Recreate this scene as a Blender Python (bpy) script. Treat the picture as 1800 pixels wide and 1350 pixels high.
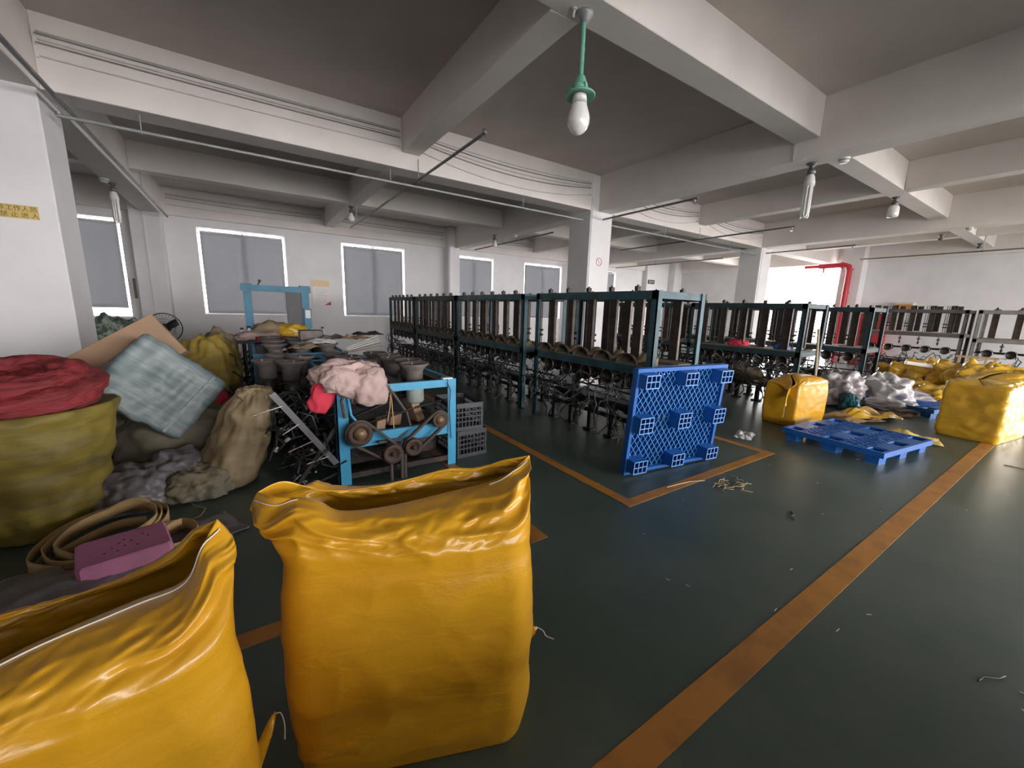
import bpy, bmesh, math, random
from mathutils import Vector, Matrix, noise
R = math.radians
for o in list(bpy.data.objects): bpy.data.objects.remove(o)
SC = bpy.context.scene
COL = SC.collection

# ------------------------------------------------------------------ camera
F_PX, PITCH, ROLL, YAW, EYE = 695.6, .18758, .0294, .58686, 1.55
CAM = Vector((0, 0, EYE))
_fw = Vector((math.sin(YAW)*math.cos(PITCH), math.cos(YAW)*math.cos(PITCH), -math.sin(PITCH)))
_r = Vector((math.cos(YAW), -math.sin(YAW), 0)); _u = _r.cross(_fw)
RT = math.cos(ROLL)*_r + math.sin(ROLL)*_u; UP = -math.sin(ROLL)*_r + math.cos(ROLL)*_u
cd = bpy.data.cameras.new('camera'); cd.sensor_width = 36; cd.lens = F_PX/1800*36; cd.clip_start = .02
cam = bpy.data.objects.new('camera', cd); COL.objects.link(cam)
cam.matrix_world = Matrix(((RT.x, UP.x, -_fw.x, 0), (RT.y, UP.y, -_fw.y, 0), (RT.z, UP.z, -_fw.z, EYE), (0, 0, 0, 1)))
SC.camera = cam
def at(x, y, X=None, Y=None, Z=None):
    d = _fw + RT*((x-900)/F_PX) - UP*((y-675)/F_PX)
    t = (X/d.x) if X is not None else (Y/d.y) if Y is not None else (Z-EYE)/d.z
    return CAM + d*t

# ------------------------------------------------------------------ world, light, exposure
w = bpy.data.worlds.new('sky'); SC.world = w; w.use_nodes = True
bg = w.node_tree.nodes['Background']; bg.inputs[0].default_value = (1, .97, .965, 1); bg.inputs[1].default_value = 8.0
vs = SC.view_settings; vs.view_transform = 'Standard'; vs.look = 'None'; vs.gamma = 1; vs.exposure = 1.52
vs.use_curve_mapping = False
Y_BACK, Y_FAR, X_LEFT, X_RIGHT, Z_CEIL = -9.0, 12.9, -9.6, 18.1, 4.12
# daylight openings: x0, x1, z0, z1
BACK_OPEN = [(-3.2, -.6, 1.0, 3.45), (.2, 2.8, 1.0, 3.45), (3.6, 7.6, .02, 3.46), (8.3, 11.2, .6, 3.45), (11.7, 14.5, .6, 3.45), (15.0, 17.6, .6, 3.45)]
FAR_OPEN = [(-4.3, -2.28, 1.11, 3.31), (-.9, 1.0, 1.2, 3.31), (2.44, 4.32, 1.2, 3.31), (6.12, 7.62, 1.2, 3.31), (9.0, 10.86, 1.2, 3.31), (12.15, 14.05, 1.2, 3.31)]
RIGHT_OPEN = [(-8.2, -1.7, .3, 3.45), (5.75, 8.75, .02, 3.48)]  # first opening is out of view, added to brighten the right side
def portal(name, loc, rot, sx, sy):
    l = bpy.data.lights.new(name, 'AREA'); l.shape = 'RECTANGLE'; l.size = sx; l.size_y = sy; l.cycles.is_portal = True
    o = bpy.data.objects.new(name, l); COL.objects.link(o); o.location = loc; o.rotation_euler = rot
for a, b, c, d in BACK_OPEN: portal('window_daylight', ((a+b)/2, Y_BACK-.1, (c+d)/2), (R(90), 0, 0), b-a, d-c)
for a, b, c, d in RIGHT_OPEN: portal('door_daylight', (X_RIGHT+.1, (a+b)/2, (c+d)/2), (R(90), 0, R(90)), b-a, d-c)

# ------------------------------------------------------------------ materials
MATS = {}
def M(name, col, rough=.6, metal=0., col2=None, scale=6., detail=5., lo=.35, hi=.7, bump=0., bscale=60., coat=0., trans=0., spec=.5, stretch=None, alpha=1., rvar=0.):
    if name in MATS: return MATS[name]
    m = bpy.data.materials.new(name); m.use_nodes = True; nt = m.node_tree; N = nt.nodes; L = nt.links
    p = N['Principled BSDF']
    tc = N.new('ShaderNodeTexCoord'); mp = N.new('ShaderNodeMapping'); L.new(tc.outputs['Object'], mp.inputs[0])
    if stretch: mp.inputs['Scale'].default_value = stretch
    if col2 is not None:
        n = N.new('ShaderNodeTexNoise'); n.inputs['Scale'].default_value = scale; n.inputs['Detail'].default_value = detail
        n.inputs['Roughness'].default_value = .62
        L.new(mp.outputs[0], n.inputs['Vector'])
        cr = N.new('ShaderNodeValToRGB'); cr.color_ramp.elements[0].position = lo; cr.color_ramp.elements[1].position = hi
        cr.color_ramp.elements[0].color = (*col, 1); cr.color_ramp.elements[1].color = (*col2, 1)
        L.new(n.outputs['Fac'], cr.inputs[0]); L.new(cr.outputs[0], p.inputs['Base Color'])
        if rvar:
            mr = N.new('ShaderNodeMapRange'); mr.inputs[3].default_value = rough-rvar; mr.inputs[4].default_value = rough+rvar
            L.new(n.outputs['Fac'], mr.inputs[0]); L.new(mr.outputs[0], p.inputs['Roughness'])
    else: p.inputs['Base Color'].default_value = (*col, 1)
    if not (col2 is not None and rvar): p.inputs['Roughness'].default_value = rough
    p.inputs['Metallic'].default_value = metal
    p.inputs['Specular IOR Level'].default_value = spec
    if coat: p.inputs['Coat Weight'].default_value = coat; p.inputs['Coat Roughness'].default_value = .25
    if trans: p.inputs['Transmission Weight'].default_value = trans
    if alpha < 1: p.inputs['Alpha'].default_value = alpha
    if bump:
        b = N.new('ShaderNodeBump'); b.inputs['Strength'].default_value = bump; b.inputs['Distance'].default_value = .02
        n2 = N.new('ShaderNodeTexNoise'); n2.inputs['Scale'].default_value = bscale; n2.inputs['Detail'].default_value = 4
        L.new(mp.outputs[0], n2.inputs['Vector']); L.new(n2.outputs['Fac'], b.inputs['Height']); L.new(b.outputs[0], p.inputs['Normal'])
    MATS[name] = m; return m
WALL = M('white_wall_paint', (.76, .74, .75), .75, col2=(.69, .67, .68), scale=1.5, bump=.05, bscale=30)
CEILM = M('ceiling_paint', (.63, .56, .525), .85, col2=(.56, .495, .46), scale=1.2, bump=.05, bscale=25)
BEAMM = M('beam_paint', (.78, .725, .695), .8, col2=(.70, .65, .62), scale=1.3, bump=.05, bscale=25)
FLOORM = M('green_epoxy_floor', (.040, .070, .058), .34, col2=(.095, .122, .105), scale=1.1, detail=8, lo=.3, hi=.75, bump=.04, bscale=6, rvar=.1, spec=.5)
LINEM = M('orange_floor_paint', (.44, .19, .028), .5, col2=(.27, .115, .025), scale=5, lo=.45, hi=.75)
CONC = M('outside_concrete', (.45, .45, .44), .9, col2=(.36, .36, .35), scale=2)
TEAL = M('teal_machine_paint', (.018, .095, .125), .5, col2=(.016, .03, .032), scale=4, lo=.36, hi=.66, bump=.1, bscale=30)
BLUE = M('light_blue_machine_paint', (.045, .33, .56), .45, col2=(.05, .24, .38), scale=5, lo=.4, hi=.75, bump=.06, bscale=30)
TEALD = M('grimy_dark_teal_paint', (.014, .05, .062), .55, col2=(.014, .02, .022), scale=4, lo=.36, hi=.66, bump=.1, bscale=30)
BLUED = M('dull_blue_machine_paint', (.035, .19, .30), .5, col2=(.03, .12, .18), scale=5, lo=.4, hi=.75)
DARKM = M('dark_oily_steel', (.035, .03, .028), .5, metal=.55, col2=(.09, .07, .06), scale=9, lo=.4, hi=.8, bump=.25, bscale=40)
WIRE = M('dull_steel_wire', (.10, .105, .11), .4, metal=.8, col2=(.04, .04, .045), scale=12)
PLATE = M('brown_steel_plate', (.10, .082, .072), .45, metal=.6, col2=(.045, .035, .032), scale=7, lo=.35, hi=.7, bump=.12, bscale=30)
CHROME = M('worn_bright_steel', (.5, .48, .46), .3, metal=1, col2=(.3, .28, .26), scale=10)
TRAY = M('dusty_tan_tray', (.23, .19, .13), .75, col2=(.12, .10, .075), scale=6)
TAN = M('tan_cardboard_disc', (.42, .32, .19), .8, col2=(.3, .22, .13), scale=8)
PIPE = M('galvanised_pipe', (.22, .22, .23), .45, metal=.6, col2=(.13, .13, .14), scale=5)
PIPEL = M('pale_galvanised_pipe', (.38, .39, .39), .45, metal=.4, col2=(.27, .28, .28), scale=5)
CABLE = M('white_cable_sheath', (.62, .60, .57), .6, col2=(.5, .48, .45), scale=10)
CABLED = M('grey_cable_sheath', (.30, .29, .28), .6, col2=(.22, .21, .2), scale=10)
GREENL = M('green_lamp_enamel', (.16, .42, .31), .35, col2=(.13, .33, .25), scale=12)
BULB = M('milky_bulb_glass', (.80, .79, .76), .12, col2=(.76, .75, .72), scale=3, coat=.5)
BLKP = M('black_plastic', (.02, .02, .022), .45, col2=(.035, .035, .04), scale=14)
WHTP = M('white_plastic', (.74, .73, .71), .45, col2=(.68, .67, .65), scale=8)
CREAM = M('cream_painted_metal', (.62, .57, .47), .5, col2=(.54, .5, .42), scale=4)
PALB = M('blue_pallet_plastic', (.010, .115, .42), .42, col2=(.010, .09, .34), scale=4, bump=.04)
LATE = M('bright_blue_lattice_edge', (.04, .26, .70), .45, col2=(.10, .36, .78), scale=10)
PALE = M('pale_blue_edge', (.16, .34, .68), .5, col2=(.25, .42, .70), scale=14)  # pale tint holds painted edge highlights as well as wear
CRATEM = M('dark_grey_crate_plastic', (.03, .032, .04), .45, col2=(.05, .052, .065), scale=7)
RUST = M('rusty_pulley_iron', (.10, .062, .045), .7, metal=.3, col2=(.05, .036, .03), scale=12, bump=.3, bscale=50)
BELT = M('dusty_rubber_belt', (.06, .048, .042), .75, col2=(.095, .075, .065), scale=14, bump=.2)
HUB = M('brass_hub', (.33, .21, .12), .5, metal=.5, col2=(.22, .14, .08), scale=10)
FLANGE = M('dusty_motor_flange', (.21, .18, .165), .65, metal=.2, col2=(.12, .10, .095), scale=8, bump=.15)
MOTOR = M('grey_green_motor', (.33, .38, .34), .55, col2=(.25, .28, .26), scale=8)
RED = M('red_fire_paint', (.55, .03, .045), .4, col2=(.45, .03, .04), scale=4)
REDC = M('red_cloth', (.62, .035, .07), .8, col2=(.5, .03, .05), scale=8)
PINKC = M('dusty_pink_cloth', (.50, .36, .34), .85, col2=(.40, .29, .26), scale=4, bump=.2, bscale=70)
WOOD = M('pale_wood', (.44, .33, .22), .7, col2=(.34, .25, .16), scale=4, stretch=(6, 6, 1))
CARD = M('brown_cardboard', (.38, .24, .15), .8, col2=(.31, .20, .125), scale=4)
STRAW = M('pale_straw', (.55, .47, .27), .8, col2=(.4, .33, .18), scale=12)
BLIND = M('grey_blind_fabric', (.25, .255, .275), .9, col2=(.215, .22, .24), scale=2)
def blind_mat():
    m = BLIND; nt = m.node_tree; N = nt.nodes; L = nt.links; p = N['Principled BSDF']
    t = N.new('ShaderNodeBsdfTranslucent'); t.inputs[0].default_value = (.36, .365, .38, 1); mx = N.new('ShaderNodeMixShader'); mx.inputs[0].default_value = .4
    L.new(p.outputs[0], mx.inputs[1]); L.new(t.outputs[0], mx.inputs[2]); L.new(mx.outputs[0], N['Material Output'].inputs[0])
blind_mat()
ALU = M('white_window_frame', (.7, .71, .72), .4, col2=(.62, .63, .64), scale=4)
GOLD = M('gold_sign_plate', (.62, .46, .16), .35, metal=.5, col2=(.55, .40, .13), scale=5)
SIGNB = M('dark_sign_ink', (.10, .06, .02), .6, col2=(.14, .09, .03), scale=30)
PAPER = M('sign_paper', (.80, .76, .75), .6, col2=(.74, .7, .69), scale=4)
REDINK = M('red_sign_ink', (.50, .05, .06), .6, col2=(.42, .05, .06), scale=30)
# woven plastic: procedural weave + crinkle bump
def woven(name, col, col2, rough=.32, weave=.0, crink=.22, cscale=6, coat=.25, stretch=(1, 1, 2.2), scale=3.):
    m = bpy.data.materials.new(name); m.use_nodes = True; nt = m.node_tree; N = nt.nodes; L = nt.links
    p = N['Principled BSDF']; tc = N.new('ShaderNodeTexCoord'); mp = N.new('ShaderNodeMapping'); mp.inputs['Scale'].default_value = stretch
    L.new(tc.outputs['Object'], mp.inputs[0])
    n = N.new('ShaderNodeTexNoise'); n.inputs['Scale'].default_value = scale; n.inputs['Detail'].default_value = 6; L.new(mp.outputs[0], n.inputs['Vector'])
    cr = N.new('ShaderNodeValToRGB'); cr.color_ramp.elements[0].position = .35; cr.color_ramp.elements[1].position = .7
    cr.color_ramp.elements[0].color = (*col, 1); cr.color_ramp.elements[1].color = (*col2, 1)
    L.new(n.outputs['Fac'], cr.inputs[0]); L.new(cr.outputs[0], p.inputs['Base Color'])
    p.inputs['Roughness'].default_value = rough; p.inputs['Coat Weight'].default_value = coat; p.inputs['Coat Roughness'].default_value = .18
    n2 = N.new('ShaderNodeTexNoise'); n2.inputs['Scale'].default_value = cscale; n2.inputs['Detail'].default_value = 5; n2.inputs['Distortion'].default_value = .6
    L.new(mp.outputs[0], n2.inputs['Vector'])
    n3 = N.new('ShaderNodeTexNoise'); n3.inputs['Scale'].default_value = 160; n3.inputs['Detail'].default_value = 2; L.new(tc.outputs['Object'], n3.inputs['Vector'])
    ad = N.new('ShaderNodeMath'); ad.operation = 'MULTIPLY_ADD'; ad.inputs[1].default_value = .035; L.new(n3.outputs['Fac'], ad.inputs[0]); L.new(n2.outputs['Fac'], ad.inputs[2])
    b = N.new('ShaderNodeBump'); b.inputs['Strength'].default_value = crink; b.inputs['Distance'].default_value = .03
    L.new(ad.outputs[0], b.inputs['Height']); L.new(b.outputs[0], p.inputs['Normal'])
    MATS[name] = m; return m
YEL = woven('yellow_woven_plastic', (.64, .335, .016), (.56, .28, .013))
YELO = woven('yellow_plastic_sack', (.72, .44, .035), (.60, .34, .025), coat=.35, crink=.5)
OCHRE = woven('dirty_ochre_sack', (.42, .30, .05), (.26, .18, .05), rough=.7, coat=0, stretch=(1, 1, 3))
OLIVE = woven('olive_yellow_sack', (.24, .18, .025), (.11, .085, .025), rough=.65, coat=0, stretch=(1, 1, 4))
GREYB = woven('grey_blue_woven_sheet', (.10, .145, .155), (.21, .25, .25), rough=.5, coat=.1, crink=.25, stretch=(1.2, 1, 9))
BROWNG = woven('grey_green_sack', (.20, .17, .11), (.12, .11, .085), rough=.7, coat=0)
BEIGE = woven('beige_woven_sack', (.36, .28, .16), (.17, .12, .065), rough=.7, coat=0)
GREYP = woven('grey_plastic_film', (.17, .155, .165), (.11, .10, .11), rough=.45, coat=.1)
FILM = woven('translucent_white_film', (.62, .60, .62), (.5, .48, .5), rough=.3, coat=.3, crink=.6)
FILMG = woven('dull_grey_film', (.40, .37, .38), (.30, .27, .28), rough=.4, coat=.2, crink=.6)
REDM = woven('red_mesh_netting', (.27, .025, .03), (.13, .016, .02), rough=.75, coat=0, crink=.6, cscale=14, stretch=(1, 1, 5))
STRAP = woven('cream_webbing_strap', (.52, .36, .17), (.38, .25, .11), rough=.8, coat=0, crink=.2)
PINKF = M('pink_foam', (.58, .20, .40), .75, col2=(.42, .17, .26), scale=3, bump=.15, bscale=90)
TEALS = woven('teal_plastic_sack', (.03, .16, .21), (.04, .22, .28), rough=.4)
KHAKI = woven('khaki_cloth', (.30, .23, .14), (.2, .15, .1), rough=.85, coat=0)
BROWNP = M('brown_kraft_sheet', (.30, .19, .09), .7, col2=(.20, .125, .06), scale=5, bump=.15, bscale=20)
PALEY = M('pale_yellow_sheet', (.62, .47, .14), .6, col2=(.55, .40, .11), scale=4, bump=.1, bscale=20)
def glass_mat():
    m = bpy.data.materials.new('window_glass'); m.use_nodes = True; nt = m.node_tree; N = nt.nodes; L = nt.links
    N.remove(N['Principled BSDF']); g = N.new('ShaderNodeBsdfGlossy'); g.inputs['Roughness'].default_value = .03
    t = N.new('ShaderNodeBsdfTransparent'); mx = N.new('ShaderNodeMixShader'); fr = N.new('ShaderNodeFresnel'); fr.inputs[0].default_value = 1.45
    L.new(fr.outputs[0], mx.inputs[0]); L.new(t.outputs[0], mx.inputs[1]); L.new(g.outputs[0], mx.inputs[2]); L.new(mx.outputs[0], N['Material Output'].inputs[0])
    return m
GLASS = glass_mat()

# ------------------------------------------------------------------ helpers
class MB:
    def __init__(s): s.v = []; s.f = []; s.sm = []
    def add(s, vs_, fs, smooth=False):
        k = len(s.v); s.v += [tuple(q) for q in vs_]; s.f += [tuple(i+k for i in q) for q in fs]; s.sm += [smooth]*len(fs); return s
    def box(s, x0, x1, y0, y1, z0, z1, mtx=None):
        vs_ = [Vector((x, y, z)) for x in (x0, x1) for y in (y0, y1) for z in (z0, z1)]
        if mtx is not None: vs_ = [mtx @ q for q in vs_]
        return s.add(vs_, [(0, 1, 3, 2), (4, 6, 7, 5), (0, 4, 5, 1), (2, 3, 7, 6), (0, 2, 6, 4), (1, 5, 7, 3)])
    def cbox(s, x0, x1, y0, y1, z0, z1, c, mtx=None):      # box with chamfered edges (octagon in xy, chamfer in z)
        def ring(z, i):
            return [Vector(q) for q in ((x0+c+i, y0+i, z), (x1-c-i, y0+i, z), (x1-i, y0+c+i, z), (x1-i, y1-c-i, z), (x1-c-i, y1-i, z), (x0+c+i, y1-i, z), (x0+i, y1-c-i, z), (x0+i, y0+c+i, z))]
        rs = [ring(z0, c*.6), ring(z0+c*.6, 0), ring(z1-c*.6, 0), ring(z1, c*.6)]
        vs_ = sum(rs, [])
        if mtx is not None: vs_ = [mtx @ q for q in vs_]
        fs = [tuple(range(7, -1, -1)), tuple(range(24, 32))]
        for k in range(3):
            for i in range(8): fs.append((k*8+i, k*8+(i+1) % 8, (k+1)*8+(i+1) % 8, (k+1)*8+i))
        return s.add(vs_, fs)
    def bar(s, a, b, w, h, up=(0, 0, 1)):                  # rectangular bar between two points
        a = Vector(a); b = Vector(b); d = (b-a); l = d.length; d.normalize(); u = Vector(up)
        if abs(d.dot(u)) > .98: u = Vector((1, 0, 0))
        sd = d.cross(u).normalized(); u = sd.cross(d).normalized()
        vs_ = [a+d*t*l+sd*i*w/2+u*j*h/2 for t in (0, 1) for i in (-1, 1) for j in (-1, 1)]
        return s.add(vs_, [(0, 1, 3, 2), (4, 6, 7, 5), (0, 4, 5, 1), (2, 3, 7, 6), (0, 2, 6, 4), (1, 5, 7, 3)])
    def cyl(s, a, b, r, r2=None, n=12, caps=True):
        a = Vector(a); b = Vector(b); r2 = r if r2 is None else r2; d = (b-a).normalized()
        u = Vector((0, 0, 1)) if abs(d.z) < .9 else Vector((1, 0, 0)); e = d.cross(u).normalized(); g = d.cross(e)
        vs_ = []
        for c, rr in ((a, r), (b, r2)):
            vs_ += [c+(e*math.cos(2*math.pi*i/n)+g*math.sin(2*math.pi*i/n))*rr for i in range(n)]
        s.add(vs_, [(i, i+n, (i+1) % n+n, (i+1) % n) for i in range(n)], True)
        if caps: s.add(vs_, [tuple(range(n)), tuple(range(2*n-1, n-1, -1))])
        return s
    def tube(s, pts, r, n=6, closed=False, caps=True):
        pts = [Vector(q) for q in pts]; m = len(pts); vs_ = []; prev = None
        for i, q in enumerate(pts):
            a = pts[(i-1) % m] if (closed or i > 0) else q; b = pts[(i+1) % m] if (closed or i < m-1) else q
            d = (b-a).normalized()
            if prev is None: u = Vector((0, 0, 1)) if abs(d.z) < .9 else Vector((1, 0, 0)); e = d.cross(u).normalized()
            else: e = (prev-d*prev.dot(d)).normalized()
            prev = e; g = d.cross(e); rr = r[i] if isinstance(r, (list, tuple)) else r
            vs_ += [q+(e*math.cos(2*math.pi*k/n)+g*math.sin(2*math.pi*k/n))*rr for k in range(n)]
        fs = []
        for i in range(m if closed else m-1):
            j = (i+1) % m
            fs += [(i*n+k, i*n+(k+1) % n, j*n+(k+1) % n, j*n+k) for k in range(n)]
        s.add(vs_, fs, True)
        if not closed and caps: s.add(vs_, [tuple(range(n-1, -1, -1)), tuple(range((m-1)*n, m*n))])
        return s
    def lathe(s, prof, n=20, o=(0, 0, 0), mtx=None, smooth=True):
        vs_ = []
        for r, z in prof: vs_ += [Vector((o[0]+r*math.cos(2*math.pi*i/n), o[1]+r*math.sin(2*math.pi*i/n), o[2]+z)) for i in range(n)]
        if mtx is not None: vs_ = [mtx @ q for q in vs_]
        fs = [(k*n+i, k*n+(i+1) % n, (k+1)*n+(i+1) % n, (k+1)*n+i) for k in range(len(prof)-1) for i in range(n)]
        s.add(vs_, fs, smooth)
        return s
    def ring(s, c, axis, R_, r, n=20, m=6):
        c = Vector(c); d = Vector(axis).normalized(); u = Vector((0, 0, 1)) if abs(d.z) < .9 else Vector((1, 0, 0)); e = d.cross(u).normalized(); g = d.cross(e)
        return s.tube([c+(e*math.cos(2*math.pi*i/n)+g*math.sin(2*math.pi*i/n))*R_ for i in range(n)], r, m, True)
    def mesh(s, name):
        me = bpy.data.meshes.new(name); me.from_pydata(s.v, [], s.f)
        me.polygons.foreach_set('use_smooth', s.sm); me.update(); return me
    def build(s, name, mat, parent=None, loc=None, rot=None):
        return obj(name, s.mesh(name), mat, parent, loc, rot)
def obj(name, me, mat, parent=None, loc=None, rot=None):
    if mat is not None and not me.materials: me.materials.append(mat)
    o = bpy.data.objects.new(name, me); COL.objects.link(o)
    if parent is not None: o.parent = parent
    if loc is not None: o.location = loc
    if rot is not None: o.rotation_euler = rot
    return o
def thing(name, label, cat, loc=(0, 0, 0), rotz=0., group=None):
    o = bpy.data.objects.new(name, None); o.empty_display_size = .1; COL.objects.link(o)
    o.location = loc; o.rotation_euler = (0, 0, rotz); return tag(o, label, cat, group)
def tag(o, label, cat, group=None):
    o['label'] = label; o['category'] = cat
    if group: o['group'] = group
    return o
def struct(o, label=None):
    o['kind'] = 'structure'
    if label: o['label'] = label
    return o
def copy_part(o, parent, loc=None, rot=None):
    c = o.copy(); COL.objects.link(c); c.parent = parent
    if loc is not None: c.location = loc
    if rot is not None: c.rotation_euler = rot
    return c
def spline(P, t):                                           # Catmull-Rom through points, t in 0..1
    n = len(P)-1; k = min(int(t*n), n-1); f = t*n-k
    p0 = Vector(P[max(k-1, 0)]); p1 = Vector(P[k]); p2 = Vector(P[k+1]); p3 = Vector(P[min(k+2, n)])
    return .5*((2*p1)+(p2-p0)*f+(2*p0-5*p1+4*p2-p3)*f*f+(3*p1-p0-3*p2+p3)*f**3)
def fbm(q, o=4): return noise.fractal(q, 1., 2., o)
def sm(a, b, x):
    t = min(1, max(0, (x-a)/(b-a))); return t*t*(3-2*t)

# ------------------------------------------------------------------ the building
floor = struct(MB().box(X_LEFT, X_RIGHT, Y_BACK, Y_FAR, -.2, 0).build('floor', FLOORM), 'dark green epoxy floor of the workshop')
struct(MB().box(-60, 80, -70, 80, -.5, -.22).build('outside_ground', CONC), 'pale concrete ground outside the building')
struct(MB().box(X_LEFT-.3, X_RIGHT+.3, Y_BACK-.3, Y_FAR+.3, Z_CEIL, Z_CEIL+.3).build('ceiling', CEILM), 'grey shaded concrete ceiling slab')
def wall_with_openings(name, axis, p, a, b, ops, th, label):
    m = MB(); cuts = sorted(ops); x = a
    def bx(x0, x1, z0, z1):
        if x1-x0 < 1e-4 or z1-z0 < 1e-4: return
        if axis == 'x': m.box(x0, x1, min(p, p+th), max(p, p+th), z0, z1)
        else: m.box(min(p, p+th), max(p, p+th), x0, x1, z0, z1)
    for o in cuts:
        bx(x, o[0], 0, Z_CEIL); bx(o[0], o[1], 0, o[2]); bx(o[0], o[1], o[3], Z_CEIL); x = o[1]
    bx(x, b, 0, Z_CEIL)
    return struct(m.build(name, WALL), label)
wall_with_openings('wall_far', 'x', Y_FAR, X_LEFT-.25, X_RIGHT+.25, FAR_OPEN, .25, 'white window wall behind the machines')
wall_with_openings('wall_back', 'x', Y_BACK, X_LEFT-.25, X_RIGHT+.25, BACK_OPEN, -.25, 'white wall behind the camera')
wall_with_openings('wall_right', 'y', X_RIGHT, Y_BACK, Y_FAR, RIGHT_OPEN, .25, 'white end wall with the bright doorway')
wall_with_openings('wall_left', 'y', X_LEFT, Y_BACK, Y_FAR, [], -.25, 'white left end wall')
struct(MB().cbox(-7.0, -.2, -1.45, -1.25, 0, 1.6, .01).cbox(-.2, 3.0, -1.45, -1.25, 0, 1.02, .01).build('shading_wall', WALL), 'unseen stepped white wall added behind the camera to shade the floor')  # unseen light blocker, added to shade the floor and the left pile
# columns
def column(x0, x1, y0, y1): return struct(MB().cbox(x0, x1, y0, y1, 0, Z_CEIL-.01, .012).build('column', WALL), 'square white plastered column')
column(-2.15, -1.5, 5.99, 6.6); column(5.7, 6.3, 5.99, 6.6); column(12.42, 13.02, 5.99, 6.6)
column(-2.05, -1.5, 12.5, Y_FAR); column(5.67, 6.07, 12.5, Y_FAR); column(17.5, X_RIGHT, 12.3, Y_FAR); column(15.9, 17.5, 12.65, Y_FAR)
column(11.3, 11.8, 12.5, Y_FAR); column(17.6, X_RIGHT, 5.15, 5.75); column(17.6, X_RIGHT, -1.5, -.9); column(-2.15, -1.5, -1.5, -.9) if False else None; column(5.7, 6.3, -2.1, -1.5); column(12.42, 13.02, -2.1, -1.5)
# beams
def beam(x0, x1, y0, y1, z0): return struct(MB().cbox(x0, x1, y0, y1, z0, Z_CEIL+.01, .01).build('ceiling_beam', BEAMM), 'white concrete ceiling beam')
ZM, ZS = 3.47, 3.68
XM = [(-1.85, -1.48), (5.9, 6.26), (12.42, 12.8)]; XS = [(-5.75, -5.5), (2.0, 2.26), (9.27, 9.52), (15.3, 15.55)]
YM = [(-1.5, -1.15), (6.0, 6.36)]; YS = [(-5.4, -5.12), (2.36, 2.64), (9.55, 9.82)]
for a, b in XM: beam(a, b, Y_BACK, Y_FAR, ZM)
xs_ = [X_LEFT, -1.85, -1.48, 5.9, 6.26, 12.42, 12.8, X_RIGHT]
for a, b in YM:
    for i in range(0, 8, 2): beam(xs_[i], xs_[i+1], a, b, ZM)
for a, b in YS:
    for i in range(0, 8, 2): beam(xs_[i], xs_[i+1], a, b, ZS)
ys_ = [Y_BACK, -5.4, -5.12, -1.5, -1.15, 2.36, 2.64, 6.0, 6.36, 9.55, 9.82, Y_FAR]
for a, b in XS:
    for i in range(0, 12, 2): beam(a, b, ys_[i], ys_[i+1], ZS)
beam(X_LEFT, X_RIGHT, Y_FAR-.12, Y_FAR, 3.5); beam(X_RIGHT-.12, X_RIGHT, Y_BACK, Y_FAR, 3.5)
# floor lines
def line(x0, x1, y0, y1, label): return struct(MB().box(x0, x1, y0, y1, .0, .003).build('floor_line', LINEM), label)
line(-6, 18, .62, .74, 'long orange line along the open aisle')
line(2.46, 2.56, 2.03, 12, 'orange line beside the teal machine row'); line(2.46, 4.95, 1.93, 2.03, 'orange line in front of the upright blue pallet'); line(4.85, 4.95, 2.03, 12, 'orange line behind the upright blue pallet')
line(-4, 1.62, 1.93, 2.03, 'orange line running behind the big yellow sack'); line(1.52, 1.62, 2.03, 12, 'orange line under the black crates')

# windows with roller blinds
wl = ['tall grey roller blind half hidden by the left white column', 'wide grey roller blind above the standing fan side, behind the blue arch', 'grey roller blind right of the wall poster',
      'grey roller blind just right of the far wall column', 'grey roller blind left of the column with the no smoking sign', 'narrow visible grey blind right of the no smoking sign column']
for i, (a, b, c, d) in enumerate(FAR_OPEN):
    fr = MB(); t = .016; y0, y1 = Y_FAR+.14, Y_FAR+.2
    fr.box(a, b, y0, y1, c, c+t).box(a, b, y0, y1, d-t, d).box(a, a+t, y0, y1, c+t, d-t).box(b-t, b, y0, y1, c+t, d-t).box((a+b)/2-.025, (a+b)/2+.025, y0, y1, c+t, d-t)
    wn = struct(fr.build('window_%d' % (i+1), ALU), 'white framed window behind a grey blind')
    for k in range(2):
        xa = a+t if k == 0 else (a+b)/2+.025; xb = (a+b)/2-.025 if k == 0 else b-t
        MB().box(xa, xb, y0+.025, y0+.035, c+t, d-t).build('pane', GLASS, wn)
    bl = thing('roller_blind', wl[i], 'blind', ((a+b)/2, Y_FAR+.06, 0), 0, 'grey roller blinds on the window wall')
    W2 = (b-a)/2-.055; zb = c+.22 if i == 0 else c+.03
    me = MB(); nx, nz = 14, 20; vs_ = []; fs = []
    for j in range(nz+1):
        for k in range(nx+1):
            vs_.append((-W2+2*W2*k/nx, .012*noise.noise(Vector((k*.5, j*.12, i*7.))), zb+(d-.1-zb)*j/nz))
    fs = [(j*(nx+1)+k, j*(nx+1)+k+1, (j+1)*(nx+1)+k+1, (j+1)*(nx+1)+k) for j in range(nz) for k in range(nx)]
    me.add(vs_, fs, True); fo = me.build('fabric', BLIND, bl); sd = fo.modifiers.new('thick', 'SOLIDIFY'); sd.thickness = .003
    MB().cyl((-W2, 0, d-.085), (W2, 0, d-.085), .022, n=10).build('roller_tube', ALU, bl)
    MB().box(-W2, W2, -.012, .012, zb-.025, zb).build('bottom_bar', ALU, bl)

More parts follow.
